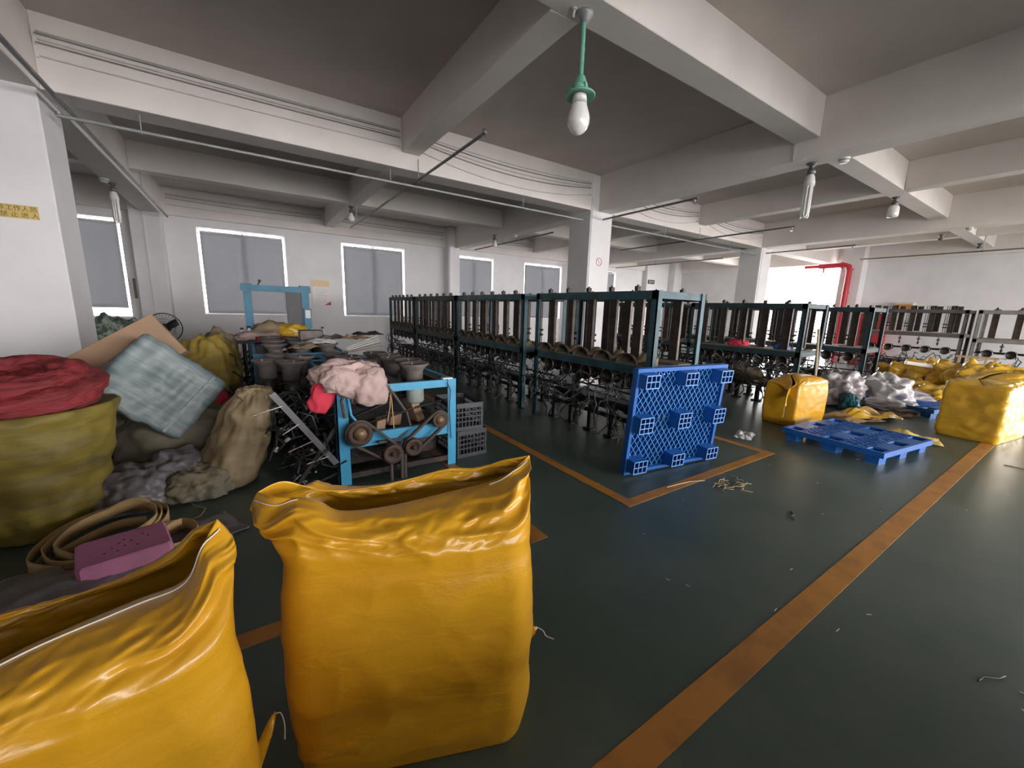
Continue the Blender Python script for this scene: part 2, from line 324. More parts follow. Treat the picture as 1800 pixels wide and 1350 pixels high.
# ------------------------------------------------------------------ lamps, detectors, pipes, cables on the ceiling
def pendant():
    q = at(1027, 24, Z=ZS); x, y, z = q.x, q.y, ZS
    t = thing('pendant_lamp', 'green enamel pendant lamp with white bulb hanging nearest the camera', 'lamp', (x, y, z), 0)
    MB().lathe([(.001, 0), (.058, 0), (.058, -.012), (.045, -.018), (.043, -.03), (.03, -.034), (.027, -.052), (.001, -.052)], 24).build('ceiling_rose', PIPEL, t)
    MB().cyl((0, 0, -.05), (0, 0, -.36), .0155, n=14).cyl((0, 0, -.20), (0, 0, -.21), .018, n=14).build('stem', GREENL, t)
    s = MB().lathe([(.016, -.345), (.028, -.352), (.036, -.37), (.037, -.395), (.05, -.40), (.054, -.415), (.056, -.44), (.001, -.44)], 24).build('socket_housing', GREENL, t)
    for a in (0.4, 2.5, 4.6):
        MB().bar((.058*math.cos(a), .058*math.sin(a), -.405), (.058*math.cos(a), .058*math.sin(a), -.445), .014, .014).build('clamp_lug', GREENL, s)
    MB().lathe([(.001, -.438), (.058, -.438), (.098, -.452), (.103, -.458), (.103, -.468), (.097, -.468), (.06, -.456), (.04, -.458), (.001, -.458)], 32).build('flange', GREENL, t)
    b = MB().lathe([(.043, -.455), (.045, -.47), (.046, -.49), (.051, -.515), (.061, -.545), (.071, -.575), (.0755, -.6), (.0735, -.628), (.063, -.655), (.045, -.677), (.022, -.69), (.001, -.694)], 32).build('bulb', BULB, t)
    MB().lathe([(.0435, -.452), (.0445, -.468), (.0495, -.51), (.052, -.516), (.0455, -.47)], 32).build('bulb_collar', WHTP, b)
    t.scale = (1.12, 1.12, 1.16)
    MB().cyl((-.085, .0, .0), (-.085, 0, -.012), .016, n=10).cyl((-.085, 0, -.01), (-.09, .002, -.055), .007, n=8).build('wire_clip', CABLE, t)
pendant()
def bulb_lamp(px, zc, label, kind='bulb', plane=None):
    p = at(*px, Z=zc); t = thing('ceiling_lamp', label, 'lamp', (p.x, p.y, zc), 0, 'bare lamps under the ceiling beams')
    MB().lathe([(.001, 0), (.06, 0), (.055, -.02), (.03, -.03), (.026, -.07), (.05, -.085), (.05, -.12), (.036, -.135), (.001, -.135)], 16).build('socket', PIPE, t)
    if kind == 'bulb':
        MB().lathe([(.03, -.13), (.036, -.17), (.06, -.215), (.068, -.25), (.06, -.285), (.035, -.31), (.001, -.318)], 18).build('bulb', BULB, t)
    elif kind == 'tube':
        MB().lathe([(.03, -.13), (.05, -.16), (.062, -.22), (.062, -.27), (.001, -.27)], 18).build('ballast', WHTP, t)
        for k in range(4):
            a = k*math.pi/2+.5; cx, cy = .037*math.cos(a), .037*math.sin(a); dx, dy = -.017*math.sin(a), .017*math.cos(a)
            MB().tube([(cx-dx, cy-dy, -.27), (cx-dx, cy-dy, -.62), (cx-dx*.5, cy-dy*.5, -.645), (cx+dx*.5, cy+dy*.5, -.645), (cx+dx, cy+dy, -.62), (cx+dx, cy+dy, -.27)], .0125, 8).build('glass_tube', BULB, t)
    elif kind == 'jar':
        MB().lathe([(.045, -.13), (.075, -.16), (.08, -.2), (.08, -.29), (.07, -.33), (.001, -.34)], 18).build('bulb', BULB, t)
    return t
bulb_lamp((1428, 287), ZM, 'long folded fluorescent lamp under the beam right of centre', 'tube')
bulb_lamp((1575, 347), ZS, 'short cylindrical lamp under the beam at upper right', 'jar')
bulb_lamp((617, 363), ZS, 'white bulb lamp under the beam above the wall poster', 'bulb')
bulb_lamp((197, 322), ZM, 'long lamp under the beam beside the left column', 'tube')
bulb_lamp((870, 413), ZM, 'small bulb lamp above the far row of machine tops', 'bulb')
bulb_lamp((1656, 412), ZM, 'dark socket lamp at far right without visible bulb', 'none')
bulb_lamp((1723, 428), ZS, 'dark socket lamp nearest the right picture edge', 'none')
def detector(px, zc, label):
    if px is None: p = Vector(zc); zc = p.z
    else: p = at(*px, Z=zc)
    t = thing('smoke_detector', label, 'smoke detector', (p.x, p.y, zc), 0, 'white smoke detectors')
    MB().lathe([(.001, 0), (.062, 0), (.062, -.018), (.001, -.018)], 20).build('base', WHTP, t)
    MB().lathe([(.055, -.018), (.055, -.035), (.04, -.055), (.001, -.055)], 20).build('cover', WHTP, t)
    MB().lathe([(.056, -.022), (.056, -.03)], 20).build('vent_slot', BLKP, t)
detector((1484, 278), ZM, 'white smoke detector beside the long folded lamp'); detector((183, 314), ZM, 'white smoke detector beside the lamp near the left column')
detector(None, (6.08, 9.2, ZM), 'white smoke detector above the far machine row'); detector(None, (12.6, 2.05, ZM), 'white smoke detector at far right beam')
ZP = 3.3
def pipe(pts, r, label, mat=PIPE, heads=(), hangers=(), ztop=ZM):
    t = thing('sprinkler_pipe', label, 'pipe', pts[0], 0, 'sprinkler pipes')
    P0 = Vector(pts[0]); L_ = [Vector(q)-P0 for q in pts]
    MB().tube(L_, r, 10).build('pipe', mat, t)
    for q in heads:
        q = Vector(q)-P0
        MB().lathe([(.001, .0), (.018, 0), (.018, -.03), (.009, -.035), (.009, -.06), (.024, -.064), (.024, -.068), (.001, -.068)], 10, q).build('sprinkler_head', CHROME, t)
    for q, zt in hangers:
        q = Vector(q)-P0
        MB().cyl(q, q+Vector((0, 0, zt-P0.z)), .008, n=6).ring(q, (1, .01, 0), r+.006, .006, 12, 5).build('hanger', PIPEL, t)
    return t
pipe([(-1.42, 6.13, ZP), (1, 6.13, ZP), (5.62, 6.13, ZP)], .018, 'long sprinkler pipe under the front beam left of the sign column', PIPEL, hangers=[((-.8, 6.13, ZP), ZM), ((1.87, 6.13, ZP), ZM), ((4.2, 6.13, ZP), ZM)])
pipe([(6.36, 6.13, ZP), (9, 6.13, ZP), (12.4, 6.13, ZP)], .018, 'sprinkler pipe right of the sign column', PIPEL, hangers=[((8.2, 6.13, ZP), ZM), ((11, 6.13, ZP), ZM)])
pipe([(2.2, 3.93, ZP+.03), (2.2, 10.4, ZP+.03)], .017, 'thin branch pipe rising towards the pendant lamp', heads=[(2.2, 3.97, ZP+.07)], hangers=[((2.22, 5.94, ZP+.03), ZM+.15), ((2.18, 9.68, ZP+.03), ZS)])
pipe([(6.0, 3.95, ZP+.03), (6.0, 5.95, ZP+.03)], .017, 'short branch pipe in front of the sign column', heads=[(6.0, 4.0, ZP+.02)])
pipe([(9.26, 3.9, ZP+.03), (9.26, 8.4, ZP+.03)], .017, 'branch pipe right of the sign column', heads=[(9.26, 3.95, ZP+.02)], hangers=[((9.26, 5.94, ZP+.03), ZM+.12)])
pipe([(12.6, 3.9, ZP+.03), (12.6, 5.95, ZP+.03)], .017, 'branch pipe in front of the right column', heads=[(12.6, 3.95, ZP+.02)])
pipe([(15.4, 1.0, ZP), (15.4, 4.6, ZP)], .017, 'branch pipe at far right above the wall machines', hangers=[((15.4, 2.2, ZP), ZS)], heads=[(15.4, 4.55, ZP)])
pipe([(12.6, 7.2, ZP), (12.6, 11.6, ZP)], .017, 'far branch pipe left of the right column', hangers=[((12.6, 9.7, ZP), ZM)])
pipe([(5.9+.1, 7.5, ZP), (6.0, 11.3, ZP)], .017, 'far branch pipe beneath the beam behind the sign column', hangers=[((6.0, 9.7, ZP), ZM)])
pipe([(-1.36, 3.0, ZP+.1), (-1.36, 6.2, ZP+.1), (-1.36, 12.4, ZP+.1)], .022, 'dark supply pipe running over the left column', hangers=[((-1.36, 4.4, ZP+.1), Z_CEIL), ((-1.36, 9.7, ZP+.1), ZS)])
# cables strung along the beams
def cables(x0, x1, y, z, sags, label, r=.008, mats=(CABLE, CABLED)):
    t = thing('cable_run', label, 'cable', ((x0+x1)/2, y, z), 0, 'cable runs along the ceiling beams')
    for k, (dz, sag) in enumerate(sags):
        n = 14; pts = []
        for i in range(n+1):
            u = i/n; pts.append(((u-.5)*(x1-x0), -.012-.004*(k % 2), dz-sag*4*u*(1-u)))
        MB().tube(pts, r, 6).build('cable', mats[k % 2], t)
    for x in (x0, x1):
        for dz, _ in sags:
            MB().box(-.012, .012, -.02, .0, -.015, .015).build('cable_clip', WHTP, t, (x-(x0+x1)/2, 0, dz))
    return t
SG = [(.12, .02), (.09, .02), (.05, .015), (.02, .03), (-.12, .02)]
SG2 = [(.12, .06), (.09, .08), (.05, .10), (.02, .13), (-.10, .17)]
cables(-1.45, 1.98, 6.0, 3.86, [(.10, .01), (.075, .01), (.03, .01), (.0, .012), (-.11, .012)], 'bundle of cables along the front beam at upper left')
cables(2.3, 5.66, 6.0, 3.84, SG2, 'sagging cables along the front beam left of the sign column')
cables(6.5, 9.2, 6.0, 3.84, SG2, 'sagging cables along the beam right of the sign column')
cables(9.6, 12.35, 6.0, 3.84, SG2, 'sagging cables along the beam left of the right column')
cables(-1.4, 1.95, Y_FAR-.12, 3.85, SG, 'cables along the window wall beam at left'); cables(2.3, 5.6, Y_FAR-.12, 3.85, SG, 'cables along the window wall beam above the second blind')
cables(6.15, 9.2, Y_FAR-.12, 3.85, SG, 'cables along the window wall beam behind the sign column')
def conduit(x, y, z0, z1, label):
    t = thing('conduit', label, 'conduit', (x, y, z0), 0, 'white conduits down the columns')
    MB().box(-.014, .014, -.016, 0, 0, z1-z0).build('trunking', WHTP, t)
    for k in range(3): MB().box(-.02, .02, -.019, 0, -.02, .02).build('saddle', WHTP, t, (0, 0, .2+(z1-z0-.4)*k/2))
conduit(5.745, 5.995, .6, 3.7, 'white conduit down the front of the sign column'); conduit(12.5, 5.995, .5, 3.6, 'white conduit down the right column')
conduit(5.72, 12.495, .8, 3.5, 'white conduit down the far wall column'); conduit(-1.8, 12.495, 1.2, 3.4, 'white conduit down the left wall column')

t = thing('lamp_conduit', 'thin white conduit on the beam feeding the long folded lamp', 'conduit', (5.895, 2.62, 3.47)); MB().box(-.012, 0, -.01, .01, .0, .2).box(-.012, .0, -.14, .01, -.005, .015).build('conduit', WHTP, t)
# ------------------------------------------------------------------ signs and wall fittings
def text_mesh(body, size):
    c = bpy.data.curves.new('lettering', 'FONT'); c.body = body; c.size = size; c.align_x = 'CENTER'; c.align_y = 'CENTER'; c.extrude = .0006
    o = bpy.data.objects.new('lettering', c); COL.objects.link(o)
    dg = bpy.context.evaluated_depsgraph_get(); me = bpy.data.meshes.new_from_object(o.evaluated_get(dg))
    bpy.data.objects.remove(o); bpy.data.curves.remove(c); return me
def gold_sign():
    t = thing('gold_sign', 'gold plaque with two lines of characters on the left column', 'sign', (-1.80, 6.0, 2.33))
    MB().cbox(-.18, .18, -.008, 0, -.07, .07, .004).build('border', SIGNB, t)
    MB().box(-.172, .172, -.011, -.006, -.062, .062).build('plate', GOLD, t)
    obj('lettering', text_mesh('非工作人员', .052), SIGNB, t, (.035, -.012, .026), (R(90), 0, 0))
    obj('lettering', text_mesh('禁 止 进 入', .052), SIGNB, t, (.045, -.012, -.032), (R(90), 0, 0))
    MB().ring((-.135, -.012, 0), (0, 1, 0), .026, .003, 24).bar((-.15, -.012, .018), (-.12, -.012, -.018), .002, .005, (0, 1, 0)).build('emblem', SIGNB, t)
gold_sign()
def smoke_sign():
    t = thing('no_smoking_sign', 'small white no smoking notice with red ring on the column', 'sign', (6.0, 6.0, 2.47))
    MB().box(-.12, .12, -.006, 0, -.18, .18).build('board', PAPER, t)
    MB().ring((0, -.008, .06), (0, 1, 0), .075, .007, 28).bar((-.053, -.008, .113), (.053, -.008, .007), .004, .012, (0, 1, 0)).build('prohibition_ring', REDINK, t)
    MB().box(-.045, .03, -.009, -.0075, .052, .066).box(.034, .046, -.009, -.0075, .052, .066).build('cigarette', BLKP, t)
    obj('lettering', text_mesh('禁止吸烟', .05), REDINK, t, (0, -.0075, -.06), (R(90), 0, 0))
    obj('lettering', text_mesh('违者罚款', .05), REDINK, t, (0, -.0075, -.12), (R(90), 0, 0))
smoke_sign()
def poster():
    t = thing('wall_poster', 'orange and white poster on the window wall between two blinds', 'poster', (1.84, Y_FAR, 1.86))
    MB().box(-.24, .24, -.012, 0, -.36, .36).build('board', PAPER, t)
    ob = M('poster_orange_print', (.72, .47, .22), .5, col2=(.72, .6, .42), scale=2)
    MB().box(-.225, .225, -.0135, -.0115, .16, .345).build('printed_heading', ob, t)
    me = MB()
    for k in range(7): me.box(-.18, .18-.03*(k % 3), -.0135, -.0115, .08-.06*k, .092-.06*k)
    me.build('printed_text', M('poster_grey_print', (.55, .53, .52), .6, col2=(.5, .48, .47), scale=9), t)
    MB().add([(.24, -.0137, -.36), (.24, -.0137, -.25), (.06, -.0137, -.36)], [(0, 1, 2)]).build('red_corner', REDINK, t)
poster()
t = thing('wall_board', 'small black notice strip on the wall beside the left blind', 'sign', (-2.1, 12.495, 1.76)); MB().box(-.02, .02, -.03, 0, -.22, .22).build('strip', BLKP, t); MB().box(-.016, .016, -.033, -.029, -.2, .2).build('face', SIGNB, t)
t = thing('exit_sign', 'small dark exit sign on the far wall corner', 'sign', (16.2, 12.64, 3.0)); MB().box(-.22, .22, -.03, 0, -.09, .09).build('box', BLKP, t); MB().box(-.17, -.05, -.033, -.029, -.05, .05).box(-.02, .17, -.033, -.029, -.03, .03).build('pictogram', MOTOR, t)
t = thing('switch_cabinet', 'cream cabinet standing behind the nearest machine top', 'cabinet', (8.9, 9.5, 0)); MB().cbox(-.45, .45, -.25, .25, .0, 2.05, .01).build('body', CREAM, t); MB().box(-.43, .43, -.262, -.25, .1, 1.98).build('door', CREAM, t)

# ------------------------------------------------------------------ braiding machines
rnd = random.Random(5)
_arm_paths = [
    [(0, 0, 0), (-.10, .02, .05), (-.20, .0, .02), (-.26, .04, -.10), (-.20, .06, -.20), (-.08, .03, -.24)],
    [(0, 0, 0), (-.12, -.05, -.02), (-.18, -.10, .08), (-.28, -.06, .12), (-.32, .0, .02), (-.27, .05, -.08)],
    [(0, 0, 0), (-.08, .08, .10), (-.16, .13, .04), (-.22, .08, -.06), (-.18, .02, -.18), (-.25, -.04, -.28)],
    [(.03, 0, -.1), (-.09, -.02, -.02), (-.15, -.10, -.06), (-.13, -.15, -.2), (-.22, -.12, -.3)],
    [(0, 0, 0), (-.15, .10, .0), (-.2, .2, .03), (-.14, .27, -.05), (-.2, .33, -.13)],
]
ARM_ME = []
for P_ in _arm_paths:
    me = MB().tube(P_, .0095, 5).mesh('wire_arm'); me.materials.append(WIRE); ARM_ME.append(me)
def shared(name, mb, mat): me = mb.mesh(name); me.materials.append(mat); return me
CLIP_ME = shared('clip', MB().cbox(-.03, .03, -.022, .022, 0, .05, .005).cyl((0, 0, .05), (0, 0, .065), .011, n=8), DARKM)
PLATE_ME = shared('guide_plate', MB().box(-.008, .008, -.058, .058, 0, .70).box(-.03, -.008, -.058, -.05, 0, .70).box(-.03, -.008, .05, .058, 0, .70).cyl((-.012, 0, .45), (.012, 0, .45), .012, n=8), PLATE)
ROD_ME = shared('guide_rod', MB().cyl((0, -.02, 0), (0, -.02, .7), .007, n=6).cyl((0, .02, 0), (0, .02, .7), .007, n=6).box(-.02, .02, -.04, .04, .12, .15).box(-.02, .02, -.04, .04, .2, .23), DARKM)
DRUM_ME = shared('drum', MB().lathe([(.001, -.07), (.075, -.07), (.075, -.06), (.06, -.058), (.06, .058), (.082, .06), (.082, .075), (.072, .075), (.072, .03), (.001, .03)], 18, mtx=Matrix.Rotation(R(-90), 4, 'Y')), DARKM)
DRING_ME = shared('drum_rim', MB().ring((-.076, 0, 0), (1, 0, 0), .076, .006, 20, 5), CHROME)
_arc = MB(); n_ = 10
for i in range(n_):
    a0 = math.pi*i/n_; a1 = math.pi*(i+1)/n_
    for (r_, z_) in ((.15, .12),):
        q0 = (r_*math.cos(a0), z_*math.sin(a0)); q1 = (r_*math.cos(a1), z_*math.sin(a1))
        _arc.add([(-.0, q0[0], q0[1]), (-.0, q1[0], q1[1]), (.30, q1[0], q1[1]), (.30, q0[0], q0[1])], [(0, 1, 2, 3)], True)
ARC_ME = shared('arched_cover', _arc, TRAY)
ARCR_ME = shared('cover_rim', MB().tube([(-.004, .15*math.cos(math.pi*i/12), .12*math.sin(math.pi*i/12)) for i in range(13)], .006, 5), DARKM)
PADM_ME = shared('tan_pad', MB().lathe([(.001, 0), (.085, 0), (.09, .006), (.085, .012), (.001, .012)], 16), TAN)
HANG_ME = shared('spindle', MB().cyl((0, 0, 0), (0, 0, -.22), .014, n=8).cyl((0, 0, -.05), (0, 0, -.09), .035, n=10).cyl((0, 0, -.15), (0, 0, -.2), .028, .02, n=10), DARKM)
FOOT_ME = shared('bed_foot', MB().box(-.03, .03, -.03, .03, 0, .34).box(-.06, .06, -.07, .07, 0, .025).cyl((0, 0, .34), (0, 0, .42), .022, n=8), DARKM)
def braider(x, y, L_, label, D=.86, H=1.78, zs=.98, bays=5, arms=6, frame=TEAL, front=True, detail=2, name='braiding_machine', group='tall teal braiding machines'):
    t = thing(name, label, 'machine', (x, y, 0), 0, group); r = random.Random(int(x*100+y*10)); pw = .075
    def post(px, py):
        s = 1 if px < D/2 else -1; q = 1 if py < L_/2 else -1
        m = MB().box(min(px, px+s*pw), max(px, px+s*pw), min(py, py+q*.012), max(py, py+q*.012), 0, H).box(min(px, px+s*.012), max(px, px+s*.012), min(py, py+q*pw), max(py, py+q*pw), 0, H)
        m.box(min(px, px+s*(pw+.02)), max(px, px+s*(pw+.02)), min(py, py+q*(pw+.02)), max(py, py+q*(pw+.02)), 0, .012)
        m.build('post', frame, t)
    for px in (0, D):
        for py in (0, L_): post(px, py)
    for px in (0, D-.05):
        MB().box(px, px+.05, .013, L_-.013, H-.09, H-.002).build('top_rail', frame, t)
        MB().box(px, px+.05, .013, L_-.013, zs-.10, zs-.01).build('shelf_rail', frame, t)
        MB().box(px+.01, px+.04, .013, L_-.013, .30, .35).build('lower_rail', DARKM, t)
    for py in (.014, L_-.054):
        MB().box(.05, D-.05, py, py+.04, H-.08, H-.004).build('top_rail', frame, t)
        MB().box(.05, D-.05, py, py+.04, zs-.09, zs-.012).build('shelf_rail', frame if py > 1 else CHROME if x < 5 and y < 3 else frame, t)
    MB().box(.3, D-.3, .05, L_-.05, zs-.02, zs).build('oil_tray', DARKM, t)
    MB().box(.03, .32, .05, L_-.05, zs-.02, zs+.004).build('shelf', TRAY, t); MB().box(D-.32, D-.03, .05, L_-.05, zs-.02, zs+.004).build('shelf', TRAY, t)
    for zz, xx in ((.80, .16), (.80, D-.16), (.46, .1), (.46, D-.1)):
        MB().cyl((xx, .03, zz), (xx, L_-.03, zz), .014, n=8).build('shaft', DARKM, t)
    MB().box(.33, .53, .12, L_-.12, .3, .42).build('gear_bed', DARKM, t)
    sp = (L_-.2)/bays
    for k in range(bays):
        yc = .1+sp*(k+.5)
        for side in (0, 1):
            xx = .07 if side == 0 else D-.07; sg = 1 if side == 0 else -1; rz = 0 if side == 0 else math.pi
            if side == 1 and detail < 1: continue
            obj('guide_plate', PLATE_ME, None, t, (xx+sg*.03, yc, zs+.02), (0, 0, rz))
            obj('clip', CLIP_ME, None, t, (xx-sg*.04, yc, H))
            if detail >= 1: obj('guide_rod', ROD_ME, None, t, (xx+sg*.14, yc+sp*.33, zs+.02))
            if side == 0 or detail >= 2:
                dr = obj('drum', DRUM_ME, None, t, (xx+sg*.07, yc, .79), (0, 0, rz)); dr.scale = (1.15, 1.25, 1.25); obj('drum_rim', DRING_ME, None, dr)
                obj('spindle', HANG_ME, None, t, (xx+sg*.05, yc+sp*.45, zs-.11))
            if front and side == 0 and detail >= 2 and k == 0: MB().add([(.03, .06, zs-.005), (.03, L_-.06, zs-.005), (.19, L_-.06, zs+.10), (.19, .06, zs+.10), (.19, .06, zs), (.19, L_-.06, zs)], [(0, 3, 2, 1), (3, 4, 5, 2), (0, 1, 5, 4), (0, 4, 3), (1, 2, 5)]).build('sloped_apron', TRAY, t)
            if front and side == 0 and detail >= 2:
                ac = obj('arched_cover', ARC_ME, None, t, (.035, yc+sp*.25, zs-.01)); obj('cover_rim', ARCR_ME, None, ac)
                obj('tan_pad', PADM_ME, None, t, (.115, yc-sp*.2, zs+.075), (0, R(-33), 0))
            for q in range(arms if side == 0 else arms//2):
                me = ARM_ME[r.randrange(5)]
                o = obj('wire_arm', me, None, t, (xx-sg*.02+r.uniform(-.04, .08)*sg, yc+r.uniform(-.5, .5)*sp, r.uniform(.3, .74)), (r.uniform(-.35, .35), r.uniform(-.4, .3), rz+r.uniform(-.5, .5)))
                s_ = r.uniform(.8, 1.2); o.scale = (s_, s_, s_)
        obj('bed_foot', FOOT_ME, None, t, (.2, yc, 0)); obj('bed_foot', FOOT_ME, None, t, (D-.2, yc, 0))
    return t
ROWX = 3.5
braider(ROWX, 2.63, 2.06, 'teal braiding machine nearest the camera, behind the upright blue pallet', bays=5, arms=9)
braider(ROWX, 5.0, 2.35, 'second teal braiding machine from the upright blue pallet in its row', bays=6, arms=8)
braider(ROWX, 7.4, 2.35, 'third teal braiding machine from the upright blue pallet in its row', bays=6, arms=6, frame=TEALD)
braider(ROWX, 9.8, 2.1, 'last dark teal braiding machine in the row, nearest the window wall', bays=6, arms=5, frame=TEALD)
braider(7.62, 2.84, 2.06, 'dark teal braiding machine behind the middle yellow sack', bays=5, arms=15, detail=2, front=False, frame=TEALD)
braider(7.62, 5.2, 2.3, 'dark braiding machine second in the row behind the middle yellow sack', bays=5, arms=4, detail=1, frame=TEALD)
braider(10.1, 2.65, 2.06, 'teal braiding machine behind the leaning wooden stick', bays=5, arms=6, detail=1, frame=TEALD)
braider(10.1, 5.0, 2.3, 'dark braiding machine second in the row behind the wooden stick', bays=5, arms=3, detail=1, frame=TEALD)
GREYT = M('brown_grey_machine_paint', (.11, .095, .09), .6, col2=(.06, .05, .05), scale=5)
GREYL = M('grey_machine_paint', (.26, .26, .25), .55, col2=(.16, .155, .15), scale=5)
braider(15.3, 2.15, 2.1, 'brown grey braiding machine in front of the far right wall', bays=5, arms=5, detail=1, H=1.86, zs=1.24, frame=GREYT, name='wall_braiding_machine', group='machines along the right wall')
braider(15.3, -.1, 2.1, 'grey braiding machine frame at the right picture edge', bays=5, arms=4, detail=0, H=1.86, zs=1.16, frame=GREYL, name='wall_braiding_machine', group='machines along the right wall')

# ------------------------------------------------------------------ soft shapes
def lump_mesh(name, sx, sy, sz, seed, amp=.18, freq=2.2, sub=4, p=2.6, flat=.35, crease=.5, taper=0.):
    bm = bmesh.new(); bmesh.ops.create_icosphere(bm, subdivisions=sub, radius=1)
    S = Vector((seed*3.7, seed*1.3, seed*5.1))
    for v in bm.verts:
        d = v.co.normalized(); k = (abs(d.x)**p+abs(d.y)**p+abs(d.z)**p)**(-1/p); q = d*k
        a = amp*(fbm(d*freq+S, 3)*.6 + crease*(.55-abs(fbm(d*freq*1.1+S*2, 2))*1.5)*.55 + crease*(.35-abs(noise.noise(d*freq*2.6+S)))*.30)
        q = q*(1+a)
        if q.z < -flat: q.z = -flat-(abs(q.z)-flat)*.12
        tp = 1-taper*(q.z+flat)/(1+flat)
        v.co = (q.x*sx*tp, q.y*sy*tp, q.z*sz)
    zmin = min(v.co.z for v in bm.verts)
    for v in bm.verts: v.co.z -= zmin
    me = bpy.data.meshes.new(name); bm.to_mesh(me); bm.free(); me.polygons.foreach_set('use_smooth', [True]*len(me.polygons)); return me
def lump(name, part, label, cat, loc, size, mat, seed, rotz=0., group=None, rot=None, **k):
    o = obj(name, lump_mesh(name, *size, seed, **k), mat, None, loc, rot or (0, 0, rotz)); return tag(o, label, cat, group)
def sheet(name, label, cat, loc, size, mat, seed, rotz=0., amp=.05, freq=3., thick=.003, n=28, group=None, fold=None):
    m = MB(); vs_ = []; S = Vector((seed*2.1, seed*4.3, 0)); r = random.Random(seed)
    for j in range(n+1):
        for i in range(n+1):
            u = i/n-.5; v = j/n-.5; e = 1-.12*noise.noise(Vector((u*4, v*4, seed*3.)))
            z = amp*(.55+noise.noise(Vector((u*freq, v*freq, 0))+S)+.45*abs(noise.noise(Vector((u*freq*2.3, v*freq*2.3, 2))+S)))
            z *= (1-.6*sm(.3, .5, max(abs(u), abs(v)))); z = max(z, 0)+.004
            if fold: z += fold*max(0, 1-abs(u+.2*v)*5)*(.5+.5*math.cos(v*5))
            vs_.append((u*size[0]*e, v*size[1]*e, z))
    fs = [(j*(n+1)+i, j*(n+1)+i+1, (j+1)*(n+1)+i+1, (j+1)*(n+1)+i) for j in range(n) for i in range(n)]
    m.add(vs_, fs, True); o = m.build(name, mat, None, loc, (0, 0, rotz)); s_ = o.modifiers.new('thick', 'SOLIDIFY'); s_.thickness = thick; s_.offset = 1
    return tag(o, label, cat, group)
def rrect(a, b, rad, n):
    # rounded rectangle outline, n even points by arc length, starting at (+a,0) going over the back (+y)
    pts = []
    def arc(cx, cy, a0):
        return [(cx+rad*math.cos(R(a0+90*i/12)), cy+rad*math.sin(R(a0+90*i/12))) for i in range(13)]
    pts = [(a, 0)]+arc(a-rad, b-rad, 0)+arc(-a+rad, b-rad, 90)+[(-a, 0)]+arc(-a+rad, -b+rad, 180)+arc(a-rad, -b+rad, 270)+[(a, 0)]
    cum = [0]
    for p_, q_ in zip(pts, pts[1:]): cum.append(cum[-1]+math.hypot(q_[0]-p_[0], q_[1]-p_[1]))
    out = []; k = 0
    for i in range(n):
        s_ = cum[-1]*i/n
        while cum[k+1] < s_: k += 1
        f = (s_-cum[k])/max(1e-9, cum[k+1]-cum[k]); out.append((pts[k][0]+(pts[k+1][0]-pts[k][0])*f, pts[k][1]+(pts[k+1][1]-pts[k][1])*f))
    return out
